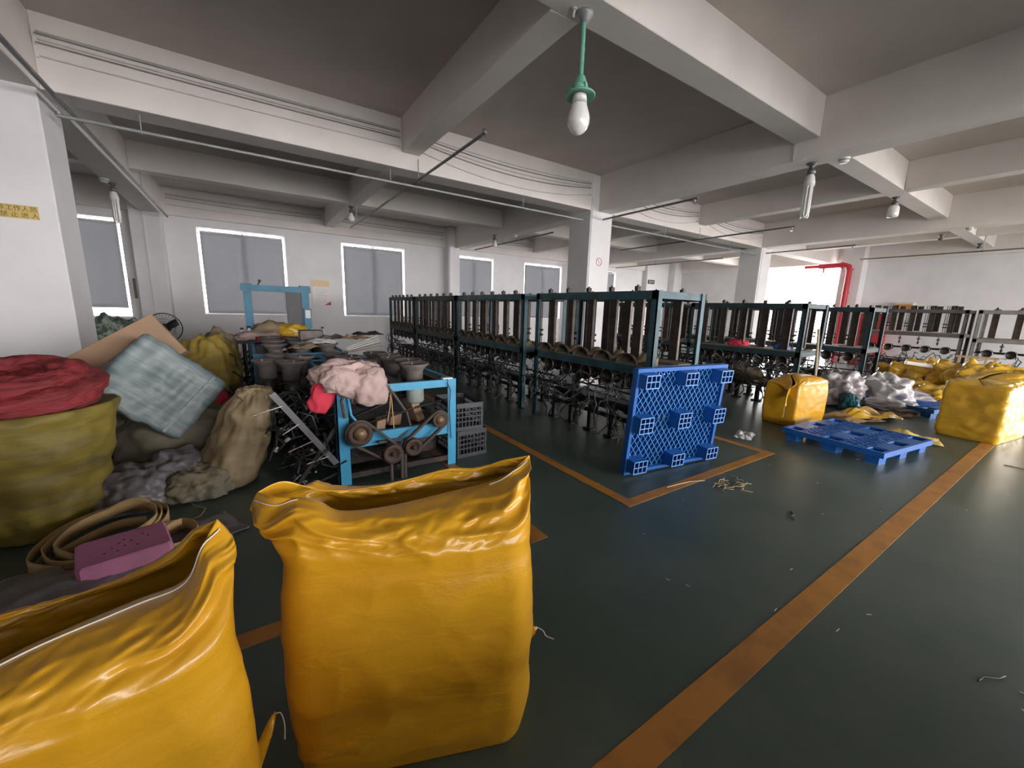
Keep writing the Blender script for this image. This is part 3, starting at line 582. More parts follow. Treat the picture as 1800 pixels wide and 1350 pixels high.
def sack(name, label, loc, rotz, a, b, hs, FL, BL, mat, seed, nu=260, nz=90, nm=46, wr=.013, bulge=.04, group=None, rad=.11, stitch='ears', ear=(0., 0.), inside=True, neck=.0, lean=0.):
    t = thing(name, label, 'sack', loc, rotz, group)
    ring0 = rrect(a, b, min(rad, b*.95), nu); S = Vector((seed*5.3, seed*2.9, seed))
    rows = []
    def body(i, z):
        x, y = ring0[i]; f = z/hs
        g = 1-.045*(1-f)**8-.035*sm(.75, 1, f); bl = bulge*math.sin(math.pi*min(1, max(0, f*1.05)))**.8*(1 if y < 0 else .6)
        X_ = x*g*(1+bl*.4); Y_ = y*g*(1+bl*2.2*(1-(x/a)**2*.55))
        q = Vector((x*2.3, y*2.3, z*7))+S
        w1 = noise.noise(q)*.7+noise.noise(q*2.1)*.3; q2 = Vector((x*6, y*6, z*5+x*2.2))+S
        w2 = 1-abs(noise.noise(q2))*2.2
        q3 = Vector((x*3.1+z*2.4, y*3, z*6.5-x*3))+S*1.7
        w3 = 1-2.5*abs(noise.noise(q3))
        corner = sm(.55, 1, abs(x)/a)
        d = wr*(w1*(.8-.1*corner)+.30*w2+.40*w3)
        d *= .35+.65*sm(0, .12, f)
        nx_, ny_ = (x/a)**3, (y/b)**3; l = math.hypot(nx_, ny_) or 1
        return Vector((X_+d*nx_/l+lean*z, Y_+d*ny_/l, z))
    for j in range(nz+1): rows.append([body(i, hs*j/nz) for i in range(nu)])
    h2 = nu//2
    for j in range(1, nm+1):
        w_ = j/nm; row = []
        for i in range(nu):
            back = i <= h2; tt = (i/h2) if back else ((i-h2)/h2)
            lp = spline(BL, 1-tt) if back else spline(FL, tt)
            p0 = rows[nz][i]
            er = sm(.72, 1.02, abs(lp.x)/a); er = max(er, .55 if back else 0.)
            p1 = p0+Vector((0, 0, (lp.z-hs)*(.42+.38*er)+.015))
            pi_ = Vector((lp.x*(.94 if neck == 0 else 1-neck), lp.y+(p0.y-lp.y)*(.62-.42*er), lp.z+.012-.03*er))
            if er > .6:
                k = sm(.6, 1, er)*(ear[0] if lp.x < 0 else -ear[1]); pi_ += Vector((-k, 0, -abs(k)*1.1)); p1 += Vector((-k*.25, 0, 0))
            q = (1-w_)**3*p0+3*(1-w_)**2*w_*p1+3*(1-w_)*w_*w_*pi_+w_**3*lp
            sx = lp.x; dn = wr*.95*math.sin(math.pi*w_)*(.7*noise.noise(Vector((sx*10, w_*2.6, 5 if back else 1))+S)+.9*(1-2.4*abs(noise.noise(Vector((sx*6+w_*2, w_*4.5, 8))+S)))+.4*(1-2.4*abs(noise.noise(Vector((sx*17-w_*4, w_*7, 4))+S))))
            er2 = sm(.55, .95, abs(lp.x)/max(a, .01))
            dn += er2*wr*1.6*math.sin(math.pi*min(1, w_*1.05))*(1-2.6*abs(noise.noise(Vector((sx*8+w_*3, w_*2.6-sx*4, 3 if back else 9))+S)))
            row.append(q+Vector((0, (1 if back else -1)*dn, dn*.4)))
        rows.append(row)
    m = MB(); vs_ = [q for r_ in rows for q in r_]
    fs = [(j*nu+i, j*nu+(i+1) % nu, (j+1)*nu+(i+1) % nu, (j+1)*nu+i) for j in range(len(rows)-1) for i in range(nu)]
    m.add(vs_, fs, True); m.add(rows[0], [tuple(range(nu-1, -1, -1))])
    o = m.build('sack_body', mat, t); s_ = o.modifiers.new('thick', 'SOLIDIFY'); s_.thickness = .0025; s_.offset = -1
    top = rows[-1]
    if stitch:
        fr = rows[-4]; n4 = int(h2*.2)
        for rg in ([range(h2+4, nu-2, 2)] if stitch == 'front' else [range(h2+3, h2+n4, 2), range(nu-n4-6, nu-3, 2)]):
            MB().tube([fr[i]+Vector((0, -.003, .002)) for i in rg], .0019, 5).build('stitching', WHTP, t)
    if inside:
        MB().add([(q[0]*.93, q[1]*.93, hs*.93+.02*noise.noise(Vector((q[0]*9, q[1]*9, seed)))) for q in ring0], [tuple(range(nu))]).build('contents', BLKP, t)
    return t
def corner_tail(t, pts, wid, mat, thread=None):     # loose corner of a sack with its thread
    m = MB(); vs_ = []; n = 10
    for i in range(n+1):
        p = spline(pts, i/n); w_ = wid*(1-i/n)**.6
        vs_ += [p+Vector((0, 0, w_)), p+Vector((.0, -.02*math.sin(i), 0)), p+Vector((0, 0, -w_))]
    fs = []
    for i in range(n): fs += [(i*3, i*3+3, i*3+4, i*3+1), (i*3+1, i*3+4, i*3+5, i*3+2)]
    m.add(vs_, fs, True); o = m.build('loose_corner', mat, t); s_ = o.modifiers.new('thick', 'SOLIDIFY'); s_.thickness = .004
    if thread: MB().tube([spline(thread, i/10) for i in range(11)], .0018, 5).build('loose_thread', WHTP, t)
# the two big sacks in front
FL = [(-.485, .0, .955), (-.41, -.05, .955), (-.31, -.035, .935), (-.235, -.03, .885), (-.09, .0, .872), (.13, .06, .88), (.27, .075, .90), (.35, .05, .945), (.43, .07, 1.0)]
BL = [(-.485, .0, .955), (-.42, .05, .965), (-.31, .085, .905), (-.16, .13, .885), (.0, .17, .895), (.13, .19, .915), (.24, .155, .925), (.34, .12, .965), (.43, .07, 1.0)]
b1 = sack('yellow_sack', 'big glossy yellow woven sack with open top in the centre foreground', (.435, 1.245, 0), R(-20.5), .405, .19, .77, FL, BL, YEL, 3, ear=(.11, .03), group='large yellow sacks in the foreground')
corner_tail(b1, [(.33, .03, .1), (.40, .03, .2), (.475, .02, .275)], .07, YEL, [(.475, .02, .275), (.50, .01, .262), (.51, .0, .245), (.54, -.01, .235)])
FL0 = [(-.50, .02, .98), (-.38, -.03, .93), (-.22, -.04, .87), (-.08, -.03, .86), (.06, .0, .875), (.2, .01, .885), (.29, .0, .90), (.33, .02, .96), (.37, .06, 1.0)]
BL0 = [(-.50, .02, .98), (-.40, .12, .95), (-.25, .17, .875), (-.1, .19, .86), (.05, .18, .855), (.17, .16, .86), (.27, .12, .90), (.33, .10, .965), (.37, .06, 1.0)]
b0 = sack('yellow_sack', 'big yellow woven sack cut by the lower left picture corner', (-.46, 1.06, 0), R(10), .375, .19, .78, FL0, BL0, YEL, 11, stitch='front', ear=(.05, .075), group='large yellow sacks in the foreground')
corner_tail(b0, [(.33, .05, .08), (.40, .07, .2), (.455, .09, .30)], .08, YEL, [(.455, .09, .30), (.47, .08, .30), (.475, .07, .26), (.47, .06, .22)])
# middle and right yellow sacks
FLm = [(-.5, -.10, .54), (-.42, -.16, .62), (-.2, .0, .70), (.0, .05, .71), (.2, .04, .70), (.46, 0., .66)]
BLm = [(-.5, -.10, .54), (-.43, -.12, .635), (-.2, .02, .706), (.0, .065, .716), (.2, .055, .705), (.46, 0., .66)]
bm_ = sack('yellow_sack', 'squat yellow sack with drooping open mouth behind the flat blue pallet', (6.80, 2.50, 0), R(-4), .44, .23, .6, FLm, BLm, YEL, 23, nu=160, nz=40, nm=24, rad=.03, wr=.007, group='yellow sacks beside the aisle', bulge=.012, stitch=None)
corner_tail(bm_, [(-.42, -.1, .55), (-.55, -.14, .42), (-.62, -.16, .30)], .08, YEL, [(-.62, -.16, .30), (-.63, -.17, .25), (-.64, -.17, .16)])
FLr = [(-.42, -.05, .82), (-.25, .05, .89), (0, .09, .88), (.2, .06, .93), (.35, -.05, .98), (.55, 0, .9)]
BLr = [(-.42, -.05, .82), (-.25, .07, .90), (0, .11, .89), (.2, .08, .94), (.35, -.03, .985), (.55, 0, .9)]
br = sack('yellow_sack', 'tall yellow sack at the right picture edge, one side brightly lit', (8.45, .83, 0), R(-8), .52, .30, .70, [(x_, y_, z_-.10) for x_, y_, z_ in FLr], [(x_, y_, z_-.10) for x_, y_, z_ in BLr], YELO, 31, nu=180, nz=50, nm=24, rad=.05, wr=.022, bulge=.02, stitch=None, group='yellow sacks beside the aisle')

# ------------------------------------------------------------------ blue plastic pallets
PW, PD, PH = 1.22, 1.04, .15
def tapered(m, cx, cy, w0, d0, w1, d1, z0, z1, th=.008):      # open-bottomed cup
    r0 = [(cx-w0/2, cy-d0/2, z0), (cx+w0/2, cy-d0/2, z0), (cx+w0/2, cy+d0/2, z0), (cx-w0/2, cy+d0/2, z0)]
    r1 = [(cx-w1/2, cy-d1/2, z1), (cx+w1/2, cy-d1/2, z1), (cx+w1/2, cy+d1/2, z1), (cx-w1/2, cy+d1/2, z1)]
    i0 = [(cx-w0/2+th, cy-d0/2+th, z0), (cx+w0/2-th, cy-d0/2+th, z0), (cx+w0/2-th, cy+d0/2-th, z0), (cx-w0/2+th, cy+d0/2-th, z0)]
    i1 = [(cx-w1/2+th, cy-d1/2+th, z1-.01), (cx+w1/2-th, cy-d1/2+th, z1-.01), (cx+w1/2-th, cy+d1/2-th, z1-.01), (cx-w1/2+th, cy+d1/2-th, z1-.01)]
    vs_ = r0+r1+i0+i1; fs = []
    for i in range(4):
        j = (i+1) % 4; fs += [(i, j, 4+j, 4+i), (8+j, 8+i, 12+i, 12+j), (j, i, 8+i, 8+j)]
    m.add(vs_, fs+[(4+i, 4+(i+1) % 4, 12+(i+1) % 4, 12+i) for i in range(4)])
PAL = {}
def pallet_meshes():
    W, D, H = PW, PD, PH; dk = .042
    f = MB(); z0, z1 = H-dk, H; e = .035
    f.box(-W/2, W/2, -D/2, -D/2+e, z0-.02, z1).box(-W/2, W/2, D/2-e, D/2, z0-.02, z1).box(-W/2, -W/2+e, -D/2+e, D/2-e, z0-.02, z1).box(W/2-e, W/2, -D/2+e, D/2-e, z0-.02, z1)
    PAL['deck_frame'] = shared('deck_frame', f, PALB)
    strips = []; lw, ld = .19, .17
    xs = [-W/2+.11, 0, W/2-.11]; ysl = [-D/2+.105, 0, D/2-.105]
    def strip(x0, x1, y0, y1): strips.append(shared('deck_strip', MB().box(x0, x1, y0, y1, z1-.012, z1-.001), PALB))
    for k in range(2):
        strip(xs[k]+lw/2, xs[k+1]-lw/2, -.09, .09)
        strip(xs[k]+lw/2, xs[k+1]-lw/2, -D/2+e, -D/2+.175); strip(xs[k]+lw/2, xs[k+1]-lw/2, D/2-.175, D/2-e)
    PAL['strips'] = strips
    for nm_, sp, t_, hb in (('deck_lattice', .095, .012, .007), ('deck_lattice_deep', .068, .008, .032)):
      PAL[nm_] = []
      for (ya, yb) in (((-D/2+.175, -.09), (.09, D/2-.175)) if nm_ == 'deck_lattice' else ((-D/2+e, -.004), (.004, D/2-e))):
          la = MB(); xa, xb = -W/2+e, W/2-e; h = yb-ya
          for s_ in (-1, 1):
              k = -40
              while k < 60:
                  x0 = xa+k*sp; p = []
                  # line x = x0 + s*t, y = ya + t*1.35
                  tA, tB = 0., h/1.35
                  if s_ > 0: tA = max(tA, xa-x0); tB = min(tB, xb-x0)
                  else: tA = max(tA, x0-xb); tB = min(tB, x0-xa)
                  if tB-tA > .01: la.bar((x0+s_*tA, ya+tA*1.35, z1-hb/2-.001), (x0+s_*tB, ya+tB*1.35, z1-hb/2-.001), t_, hb)
                  k += 1
          for x in (-W/2+.21, -.3, -.1, .1, .3, W/2-.21): la.box(x-.003, x+.003, ya-.005, yb+.005, z1-.012, z1-.002)
          PAL[nm_].append(shared('deck_lattice', la, PALB))
    sp = .068
    for key, nr, dd in (('a', 3, .17), ('b', 2, .14)):
        m = MB(); tapered(m, 0, 0, lw-.03, dd-.02, lw, dd, 0, H-.004); PAL['leg'+key] = shared('leg', m, PALB)
        g = MB(); w0, d0 = (lw-.03)/2, (dd-.02)/2
        for i in range(1, 3): x = -w0+2*w0*i/3; g.box(x-.003, x+.003, -d0, d0, .0, .06)
        for i in range(1, nr): y = -d0+2*d0*i/nr; g.box(-w0, w0, y-.003, y+.003, .0, .06)
        PAL['grid'+key] = shared('leg_ribs', g, PALB)
        g = MB()
        for i in range(4): x = -w0+2*w0*i/3; g.box(x-.0035, x+.0035, -d0, d0, -.002, .001)
        for i in range(nr+1): y = -d0+2*d0*i/nr; g.box(-w0, w0, y-.0035, y+.0035, -.002, .001)
        PAL['edge'+key] = shared('pale_rim', g, PALE)
    PAL['edges'] = []
    # bright blue lower edges of the lattice, seen on the underside
    for (ya, yb) in ((-D/2+e, -.004), (.004, D/2-e)):
        un = MB(); xa, xb = -W/2+e, W/2-e; h = yb-ya
        for s_ in (-1, 1):
            for k in range(-40, 60, 1):
                x0 = xa+k*sp; tA, tB = 0., h/1.35
                if s_ > 0: tA = max(tA, xa-x0); tB = min(tB, xb-x0)
                else: tA = max(tA, x0-xb); tB = min(tB, x0-xa)
                if tB-tA > .01: un.bar((x0+s_*tA, ya+tA*1.35, z1-.034), (x0+s_*tB, ya+tB*1.35, z1-.034), .0045, .002)
        PAL['edges'].append(shared('bright_lattice_edge', un, LATE))
    return xs, ysl
PXS, PYS = pallet_meshes()
def pallet(label, mtx, edges=True):
    t = thing('plastic_pallet', label, 'pallet', (0, 0, 0), 0, 'blue plastic pallets'); t.matrix_world = mtx
    obj('deck_frame', PAL['deck_frame'], None, t)
    for k in range(2):
        o = obj('deck_lattice', PAL['deck_lattice_deep' if edges else 'deck_lattice'][k], None, t)
        if edges: obj('bright_lattice_edge', PAL['edges'][k], None, o)
    for me in ([] if edges else PAL['strips']): obj('deck_strip', me, None, t)
    for i, x in enumerate(PXS):
        for j, y in enumerate(PYS):
            key = 'a' if j == 1 else 'b'
            l = obj('leg', PAL['leg'+key], None, t, (x, y, 0)); obj('leg_ribs', PAL['grid'+key], None, l); obj('pale_rim', PAL['edge'+key], None, l)
    return t
# upright: local x -> along floor, local y -> up, local z (deck top) -> away from the camera
def upright(l, r, tilt):
    ex = (Vector(r)-Vector(l)); ex.z = 0; ex.normalize(); up = Vector((0, 0, 1)); away = up.cross(ex); 
    ey = (up*math.cos(tilt)+away*math.sin(tilt)); ez = ex.cross(ey)*-1
    ex_ = ex
    o = Vector(l)+ex*PW/2+ey*PD/2+Vector((0, 0, .005))
    return Matrix(((ex_.x, ey.x, ez.x, o.x), (ex_.y, ey.y, ez.y, o.y), (ex_.z, ey.z, ez.z, o.z), (0, 0, 0, 1)))
PU = Matrix.Translation((3.47, 2.16, .53)) @ Matrix.Rotation(R(-7), 4, 'Z') @ Matrix.Rotation(R(4), 4, 'X') @ Matrix.Rotation(R(-90), 4, 'X')
PU = PU @ Matrix.Rotation(R(180), 4, 'Z') if False else PU
pallet('blue plastic pallet standing on edge, leaning on the nearest teal machine', PU)
pallet('blue plastic pallet lying flat on the green floor', edges=False, mtx=Matrix.Translation((6.20, 1.58, .004)) @ Matrix.Rotation(R(-7), 4, 'Z'))
pallet('blue plastic pallet half hidden behind the right yellow sack', edges=False, mtx=Matrix.Translation((9.75, 1.75, .004)) @ Matrix.Rotation(R(-14), 4, 'Z'))
# black crates
def crate(label, x, y, z, rz, W=.36, D=.5, H=.29):
    t = thing('plastic_crate', label, 'crate', (x, y, z), rz, 'stacked grey plastic crates')
    th = .012
    MB().box(-W/2, W/2, -D/2, D/2, 0, .015).build('base', CRATEM, t)
    for sx, sy in ((0, -1), (0, 1), (-1, 0), (1, 0)):
        m = MB(); L_ = W if sy else D; n = 9 if sy else 12
        def bx(u0, u1, z0, z1):
            if sy: m.box(u0, u1, sy*D/2-(th if sy > 0 else 0), sy*D/2+(0 if sy > 0 else th), z0, z1)
            else: m.box(sx*W/2-(th if sx > 0 else 0), sx*W/2+(0 if sx > 0 else th), u0, u1, z0, z1)
        bx(-L_/2, L_/2, .015, .04); bx(-L_/2, L_/2, H-.05, H); bx(-L_/2, -L_/2+.025, .04, H-.05); bx(L_/2-.025, L_/2, .04, H-.05)
        for zz in (.09, .14, .19): bx(-L_/2+.025, L_/2-.025, zz, zz+.012)
        for k in range(1, n): u = -L_/2+L_*k/n; bx(u-.004, u+.004, .04, H-.05)
        m.build('side_panel', CRATEM, t)
    MB().box(-W/2-.012, W/2+.012, -D/2-.012, D/2+.012, H-.012, H).box(-W/2+.012, W/2-.012, -D/2+.012, D/2-.012, H-.0125, H-.0005).build('rim', CRATEM, t) if False else None
    return t
crate('lower dark plastic crate on the floor beside the blue machine', 1.87, 3.80, 0, R(2)); crate('upper dark plastic crate stacked beside the blue machine', 1.84, 3.81, .29, R(-3))

# ------------------------------------------------------------------ low blue machines on the left
SPOOL_ME = shared('spool_head', MB().lathe([(.001, .012), (.10, .012), (.112, .03), (.14, .034), (.146, .028), (.146, .02), (.10, -.02), (.085, -.05), (.082, -.16), (.001, -.16)], 22), FLANGE)
SMOT_ME = shared('motor_body', MB().lathe([(.001, -.16), (.085, -.16), (.088, -.2), (.088, -.34), (.07, -.36), (.001, -.36)], 16), MOTOR)
SMOD_ME = shared('motor_body', MB().lathe([(.001, -.16), (.075, -.16), (.075, -.34), (.05, -.36), (.001, -.36)], 16), DARKM)
BOLT_ME = shared('bolt', MB().cyl((0, 0, 0), (0, 0, .022), .014, n=6), CHROME)
EYE_ME = shared('ceramic_eyelet', MB().lathe([(.008, -.014), (.02, -.012), (.024, 0), (.02, .012), (.008, .014), (.008, -.014)], 10), WHTP)
def low_machine(x, y, W, L_, H, label, spools, arms, seed, frame=BLUE, mid=.40):
    t = thing('low_braiding_machine', label, 'machine', (x, y, 0), 0, 'low blue braiding machines'); r = random.Random(seed)
    for px in (0, W):
        for py in (0, L_):
            s_ = 1 if px < W/2 else -1; q = 1 if py < L_/2 else -1; pw = .095
            MB().box(min(px, px+s_*pw), max(px, px+s_*pw), min(py, py+q*.01), max(py, py+q*.01), 0, H).box(min(px, px+s_*.01), max(px, px+s_*.01), min(py, py+q*pw), max(py, py+q*pw), 0, H).build('post', frame, t)
    for py in (.0105, L_-.0505):
        MB().box(.011, W-.011, py, py+.04, H-.075, H-.005).build('top_rail', frame, t); MB().box(.011, W-.011, py, py+.04, mid-.075, mid+.045).build('cross_rail', frame, t)
        MB().box(.011, W-.011, py, py+.04, .05, .1).build('foot_rail', DARKM, t)
    for px in (.011, W-.051):
        MB().box(px, px+.04, .052, L_-.052, H-.075, H-.006).build('side_rail', frame, t); MB().box(px, px+.04, .052, L_-.052, mid-.05, mid+.02).build('side_rail', TEAL, t)
    MB().box(.06, W-.06, .06, L_-.06, mid-.02, mid+.0).build('bed_plate', DARKM, t)
    MB().box(.06, .16, .06, L_-.06, H-.075, H-.02).box(W/2-.05, W/2+.05, .06, L_-.06, H-.075, H-.02).box(W-.16, W-.06, .06, L_-.06, H-.075, H-.02).build('spool_rail', DARKM, t)
    for (sx, sy, sz) in spools:
        o = obj('spool_head', SPOOL_ME, None, t, (sx, sy, sz), (r.uniform(-.03, .03), r.uniform(-.03, .03), r.uniform(0, 6)))
        obj('motor_body', SMOT_ME if sy < .4 and sx > .5 else SMOD_ME, None, o)
        if r.random() < .6: obj('bolt', BOLT_ME, None, o, (r.uniform(-.05, .05), r.uniform(-.05, .05), .012))
    for k in range(arms):
        me = ARM_ME[r.randrange(5)]
        o = obj('wire_arm', me, None, t, (r.uniform(-.24, .12), r.uniform(.05, L_-.1), r.uniform(.12, H-.22)), (r.uniform(-.9, .9), r.uniform(-.8, .6), r.uniform(-1.2, 1.2))); s_ = r.uniform(.8, 1.35); o.scale = (s_, s_, s_)
        if k % 3 == 0: obj('ceramic_eyelet', EYE_ME, None, o, _arm_paths[ARM_ME.index(me)][-1], (1., r.uniform(0, 3), 0))
    for k in range(12):
        yy = .15+k*(L_-.3)/11; MB().cyl((r.uniform(.05, .3), yy, .45), (r.uniform(.5, 1.)*W, yy+r.uniform(-.2, .2), r.uniform(.5, .75)), .012, n=6).build('push_rod', DARKM, t)
    for k in range(3):
        MB().cyl((-.34+.1*k, .05, .14+.17*k), (-.34+.1*k, L_-.05, .14+.17*k), .011, n=6).build('arm_shaft', DARKM, t)
    for k in range(6):
        MB().cbox(.12, W-.12, .2+.28*k, .4+.28*k, .1, .1+r.uniform(.12, .24), .02).build('gear_box', DARKM, t)
    for yy in (.06, L_*.5, L_-.06): MB().bar((-.36, yy, 0), (.02, yy, .55), .03, .03).bar((-.36, yy, .0), (.02, yy, .12), .03, .02).build('arm_bracket', DARKM, t)
    return t
AX, AY = .55, 3.45
spA = [(.30+.47*i+.06*(j % 2), .28+.36*j, .97-.012*j) for j in range(5) for i in range(2)]+[(-.22, 1.15, .93), (-.42, 1.35, .93), (-.1, 1.5, .94), (-.3, 1.7, .94)]
mA = low_machine(AX, AY, 1.10, 1.95, .87, 'low bright blue machine with belts and pulleys behind the big yellow sack', spA, 85, 4)
for (sx, sy, sz) in spA[-4:]: MB().cyl((sx, sy, 0), (sx, sy, sz-.2), .03, n=8).build('spool_post', DARKM, mA)
def loc_on(px, py, Y_): q = at(px, py, Y=Y_); return Vector((q.x-AX, Y_-AY, q.z))
def pulley(c, r, hub, mat, t, hm=HUB):
    p = MB().lathe([(.001, -.03), (r, -.03), (r, -.022), (r*.86, -.01), (r*.86, .01), (r, .022), (r, .03), (r*.6, .03), (r*.55, .018), (.001, .018)], 24, mtx=Matrix.Rotation(R(90), 4, 'X')).build('pulley', mat, t, c)
    MB().lathe([(.001, .05), (hub*.55, .05), (hub*.6, .045), (hub, .04), (hub, .0)], 18, mtx=Matrix.Rotation(R(90), 4, 'X')).build('hub', hm, p)
    MB().cyl((0, 0, 0), (0, .35, 0), hub*.5, n=10).build('axle', DARKM, p)
c1, c2, c3, c4 = loc_on(632, 762, AY-.06), loc_on(772, 737, AY-.06), loc_on(690, 797, AY-.09), loc_on(726, 785, AY-.09)
pulley(c1, .105, .052, RUST, mA); pulley(c2, .075, .042, RUST, mA); pulley(c3, .088, .02, RUST, mA, RUST); pulley(c4, .08, .02, RUST, mA, RUST)
def belt(a, ra, b, rb, t, dy=0.):
    a2, b2 = Vector((a.x, a.z)), Vector((b.x, b.z)); d = (b2-a2); ang = math.atan2(d.y, d.x); off = math.acos(max(-1, min(1, (ra-rb)/d.length)))
    P = []
    for i in range(15): th = ang+off+(2*math.pi-2*off)*i/14; P.append((a.x+ra*math.cos(th), a.y+dy, a.z+ra*math.sin(th)))
    for i in range(15): th = ang-off+2*off*i/14; P.append((b.x+rb*math.cos(th), b.y+dy, b.z+rb*math.sin(th)))
    # strip with thickness
    m = MB(); n = len(P); vs_ = []
    ctr = Vector(((a.x+b.x)/2, 0, (a.z+b.z)/2))
    for i, p in enumerate(P):
        q = Vector(p); c = a if i < 15 else b; nrm = Vector((q.x-c.x, 0, q.z-c.z)).normalized()
        for (u, v) in ((-.019, 0), (.019, 0), (.019, .02), (-.019, .02)): vs_.append(q+Vector((0, u, 0))+nrm*v)
    fs = []
    for i in range(n):
        j = (i+1) % n
        for k in range(4): fs.append((i*4+k, i*4+(k+1) % 4, j*4+(k+1) % 4, j*4+k))
    m.add(vs_, fs, True).build('drive_belt', BELT, t)
belt(c1, .098, c3+Vector((0, .03, 0)), .07, mA); belt(c2, .07, c4+Vector((0, .03, 0)), .066, mA)
for dx in (-.05, .045, .075):
    MB().tube([c3+Vector((dx+.04, 0, -.02)), c3+Vector((dx+.035, 0, -.12)), c3+Vector((dx+.04, .01, -.24)), c3+Vector((dx+.045, .03, -.4))], .017, 6).build('hanging_belt', BELT, mA)
MB().tube([loc_on(612, 700, AY-.03), loc_on(617, 730, AY-.04), loc_on(630, 745, AY-.05), loc_on(640, 755, AY-.05)], .012, 6).build('blue_hose', BLUE, mA)
MB().tube([loc_on(606, 735, AY-.05), loc_on(600, 705, AY-.06), loc_on(612, 672, AY-.06), loc_on(640, 655, AY-.06), loc_on(662, 660, AY-.06), loc_on(690, 690, AY-.05), loc_on(715, 725, AY+.02), loc_on(722, 750, AY+.03), loc_on(700, 772, AY), loc_on(665, 778, AY-.04)], .014, 6).build('black_hose', BELT, mA)
MB().tube([loc_on(786, 672, AY-.012), loc_on(792, 685, AY-.014), loc_on(790, 720, AY-.014), loc_on(793, 770, AY-.014)], .004, 5).build('power_cord', BLKP, mA)
MB().box(0, .1, 0, .05, 0, .012).build('label_plate', WHTP, mA, loc_on(779, 667, AY))
# junk caught in the frame
def block(label, px, Y_, size, mat, rot, name='brick_offcut', cat='brick'):
    q = at(*px, Y=Y_); o = MB().cbox(-size[0]/2, size[0]/2, -size[1]/2, size[1]/2, 0, size[2], .006).build(name, mat, None, (q.x, Y_, .405), rot); return tag(o, label, cat)
block('reddish wooden block lying in the blue machine', (690, 765), 3.75, (.13, .1, .12), CARD, (0, .2, .4), 'wood_block', 'block')
block('long orange wooden block tilted inside the blue machine', (735, 755), 3.8, (.09, .12, .26), CARD, (0, -.35, .3), 'wood_block', 'block')
block('pale wooden block behind the right pulley', (765, 765), 3.7, (.1, .1, .1), WOOD, (0, .3, .2), 'wood_block', 'block')
block('small brown block behind the left pulley', (668, 778), 3.6, (.08, .08, .12), CARD, (0, .1, 0), 'wood_block', 'block')
q = at(678, 700, Y=3.6)
t = thing('cloth_tie', 'thin cream cord hanging from the blue machine rail', 'cord', (q.x, 3.44, .86)); MB().tube([(0, 0, 0), (-.01, 0, -.2), (-.035, 0, -.33)], .005, 5).tube([(0, 0, 0), (.01, 0, -.2), (.02, 0, -.4)], .005, 5).build('strand', STRAP, t)
# pink cloth bundle draped over the rail
def cloth_bundle():
    q = at(612, 665, Y=3.5); t = thing('cloth_bundle', 'dusty pink cloth bundle heaped on the corner of the blue machine', 'cloth', (q.x, 3.52, .84), R(8))
    obj('cloth', lump_mesh('cloth', .27, .2, .17, 7, amp=.42, freq=1.6, sub=5, flat=.3, crease=.9), PINKC, t)
    obj('cloth_fold', lump_mesh('cloth_fold', .14, .1, .16, 17, amp=.35, freq=1.8, sub=4, flat=.9), PINKC, t, (.14, -.14, -.13))
    obj('cloth_fold', lump_mesh('cloth_fold', .17, .1, .12, 19, amp=.4, freq=1.8, sub=4, flat=.9), PINKC, t, (-.12, -.1, -.02), (0, .5, .2))
    obj('red_cloth', lump_mesh('red_cloth', .09, .05, .14, 27, amp=.35, freq=1.8, sub=4, flat=.9), REDC, t, (-.27, -.04, -.16), (0, .35, 0))
cloth_bundle()
# steel rack bar leaning on the machine's arms
a_, b_ = at(478, 692, Y=3.35), at(592, 815, Y=3.33)
t = thing('rack_bar', 'dull steel bar with prongs leaning beside the blue machine', 'bar', b_); d_ = a_-b_
MB().bar((0, 0, 0), d_, .012, .045).build('bar', PIPE, t)
for k, (dx, dz) in enumerate(((-.17, -.03), (-.19, -.06), (-.12, -.07), (-.2, -.05))):
    p = d_*(.12+.24*k); MB().cyl(p, p+Vector((dx, -.02, dz)), .006, n=6).build('prong', CHROME, t)
# second low machine and the arch machine behind it
spB = [(.25+.3*i, .2+.34*j, 1.0+.02*((i+j) % 2)) for j in range(4) for i in range(3)]
mB = low_machine(.0, 5.6, 1.08, 1.9, .93, 'second low blue machine, behind the pink cloth bundle', spB, 14, 9, frame=BLUED)
MB().box(.02, .42, -.02, -.005, .42, .88).build('end_panel', TEAL, mB)
mC = low_machine(-.04, 8.05, .98, 2.2, .90, 'third blue machine with the tall arch near the window wall', [(.7, .3+.35*j, .98) for j in range(4)], 0, 12, frame=BLUED)
for x in (0, .86): MB().box(x, x+.12, 0, .12, .90, 1.80).build('arch_post', BLUED, mC)
MB().box(-.03, 1.01, -.01, .13, 1.72, 1.82).build('arch_beam', BLUED, mC); MB().cyl((.22, .05, 1.82), (.25, .05, 1.88), .012, n=6).cyl((.25, .05, 1.87), (.25, .05, 1.91), .022, n=8).build('lever', DARKM, mC)
MB().box(.62, .86, .02, .08, .95, 1.72).build('dark_curtain', BLKP, mC)
for k in range(2): MB().box(k*.86-.02, k*.86+.14, -.03, .15, 1.80, 1.84).build('cap_plate', BLUED, mC)
MB().box(.88, 1.0, -.05, .0, 1.1, 1.45).build('control_box', BLUED, mC); MB().box(.9, .98, -.056, -.05, 1.28, 1.42).build('white_label', WHTP, mC)
G1 = 'clutter on the low machines'
lump('cloth_heap', '', 'grey beige cloth heap under the blue arch', 'cloth', (.32, 7.95, .93), (.26, .2, .2), KHAKI, 41, amp=.3)
lump('plastic_bag', '', 'dusty yellow plastic bag under the blue arch', 'bag', (.62, 7.85, .93), (.22, .16, .17), YELO, 42, amp=.35)
lump('cloth_heap', '', 'flat pink cloth in front of the blue arch', 'cloth', (.12, 7.6, .95), (.3, .2, .09), PINKC, 43, amp=.3)
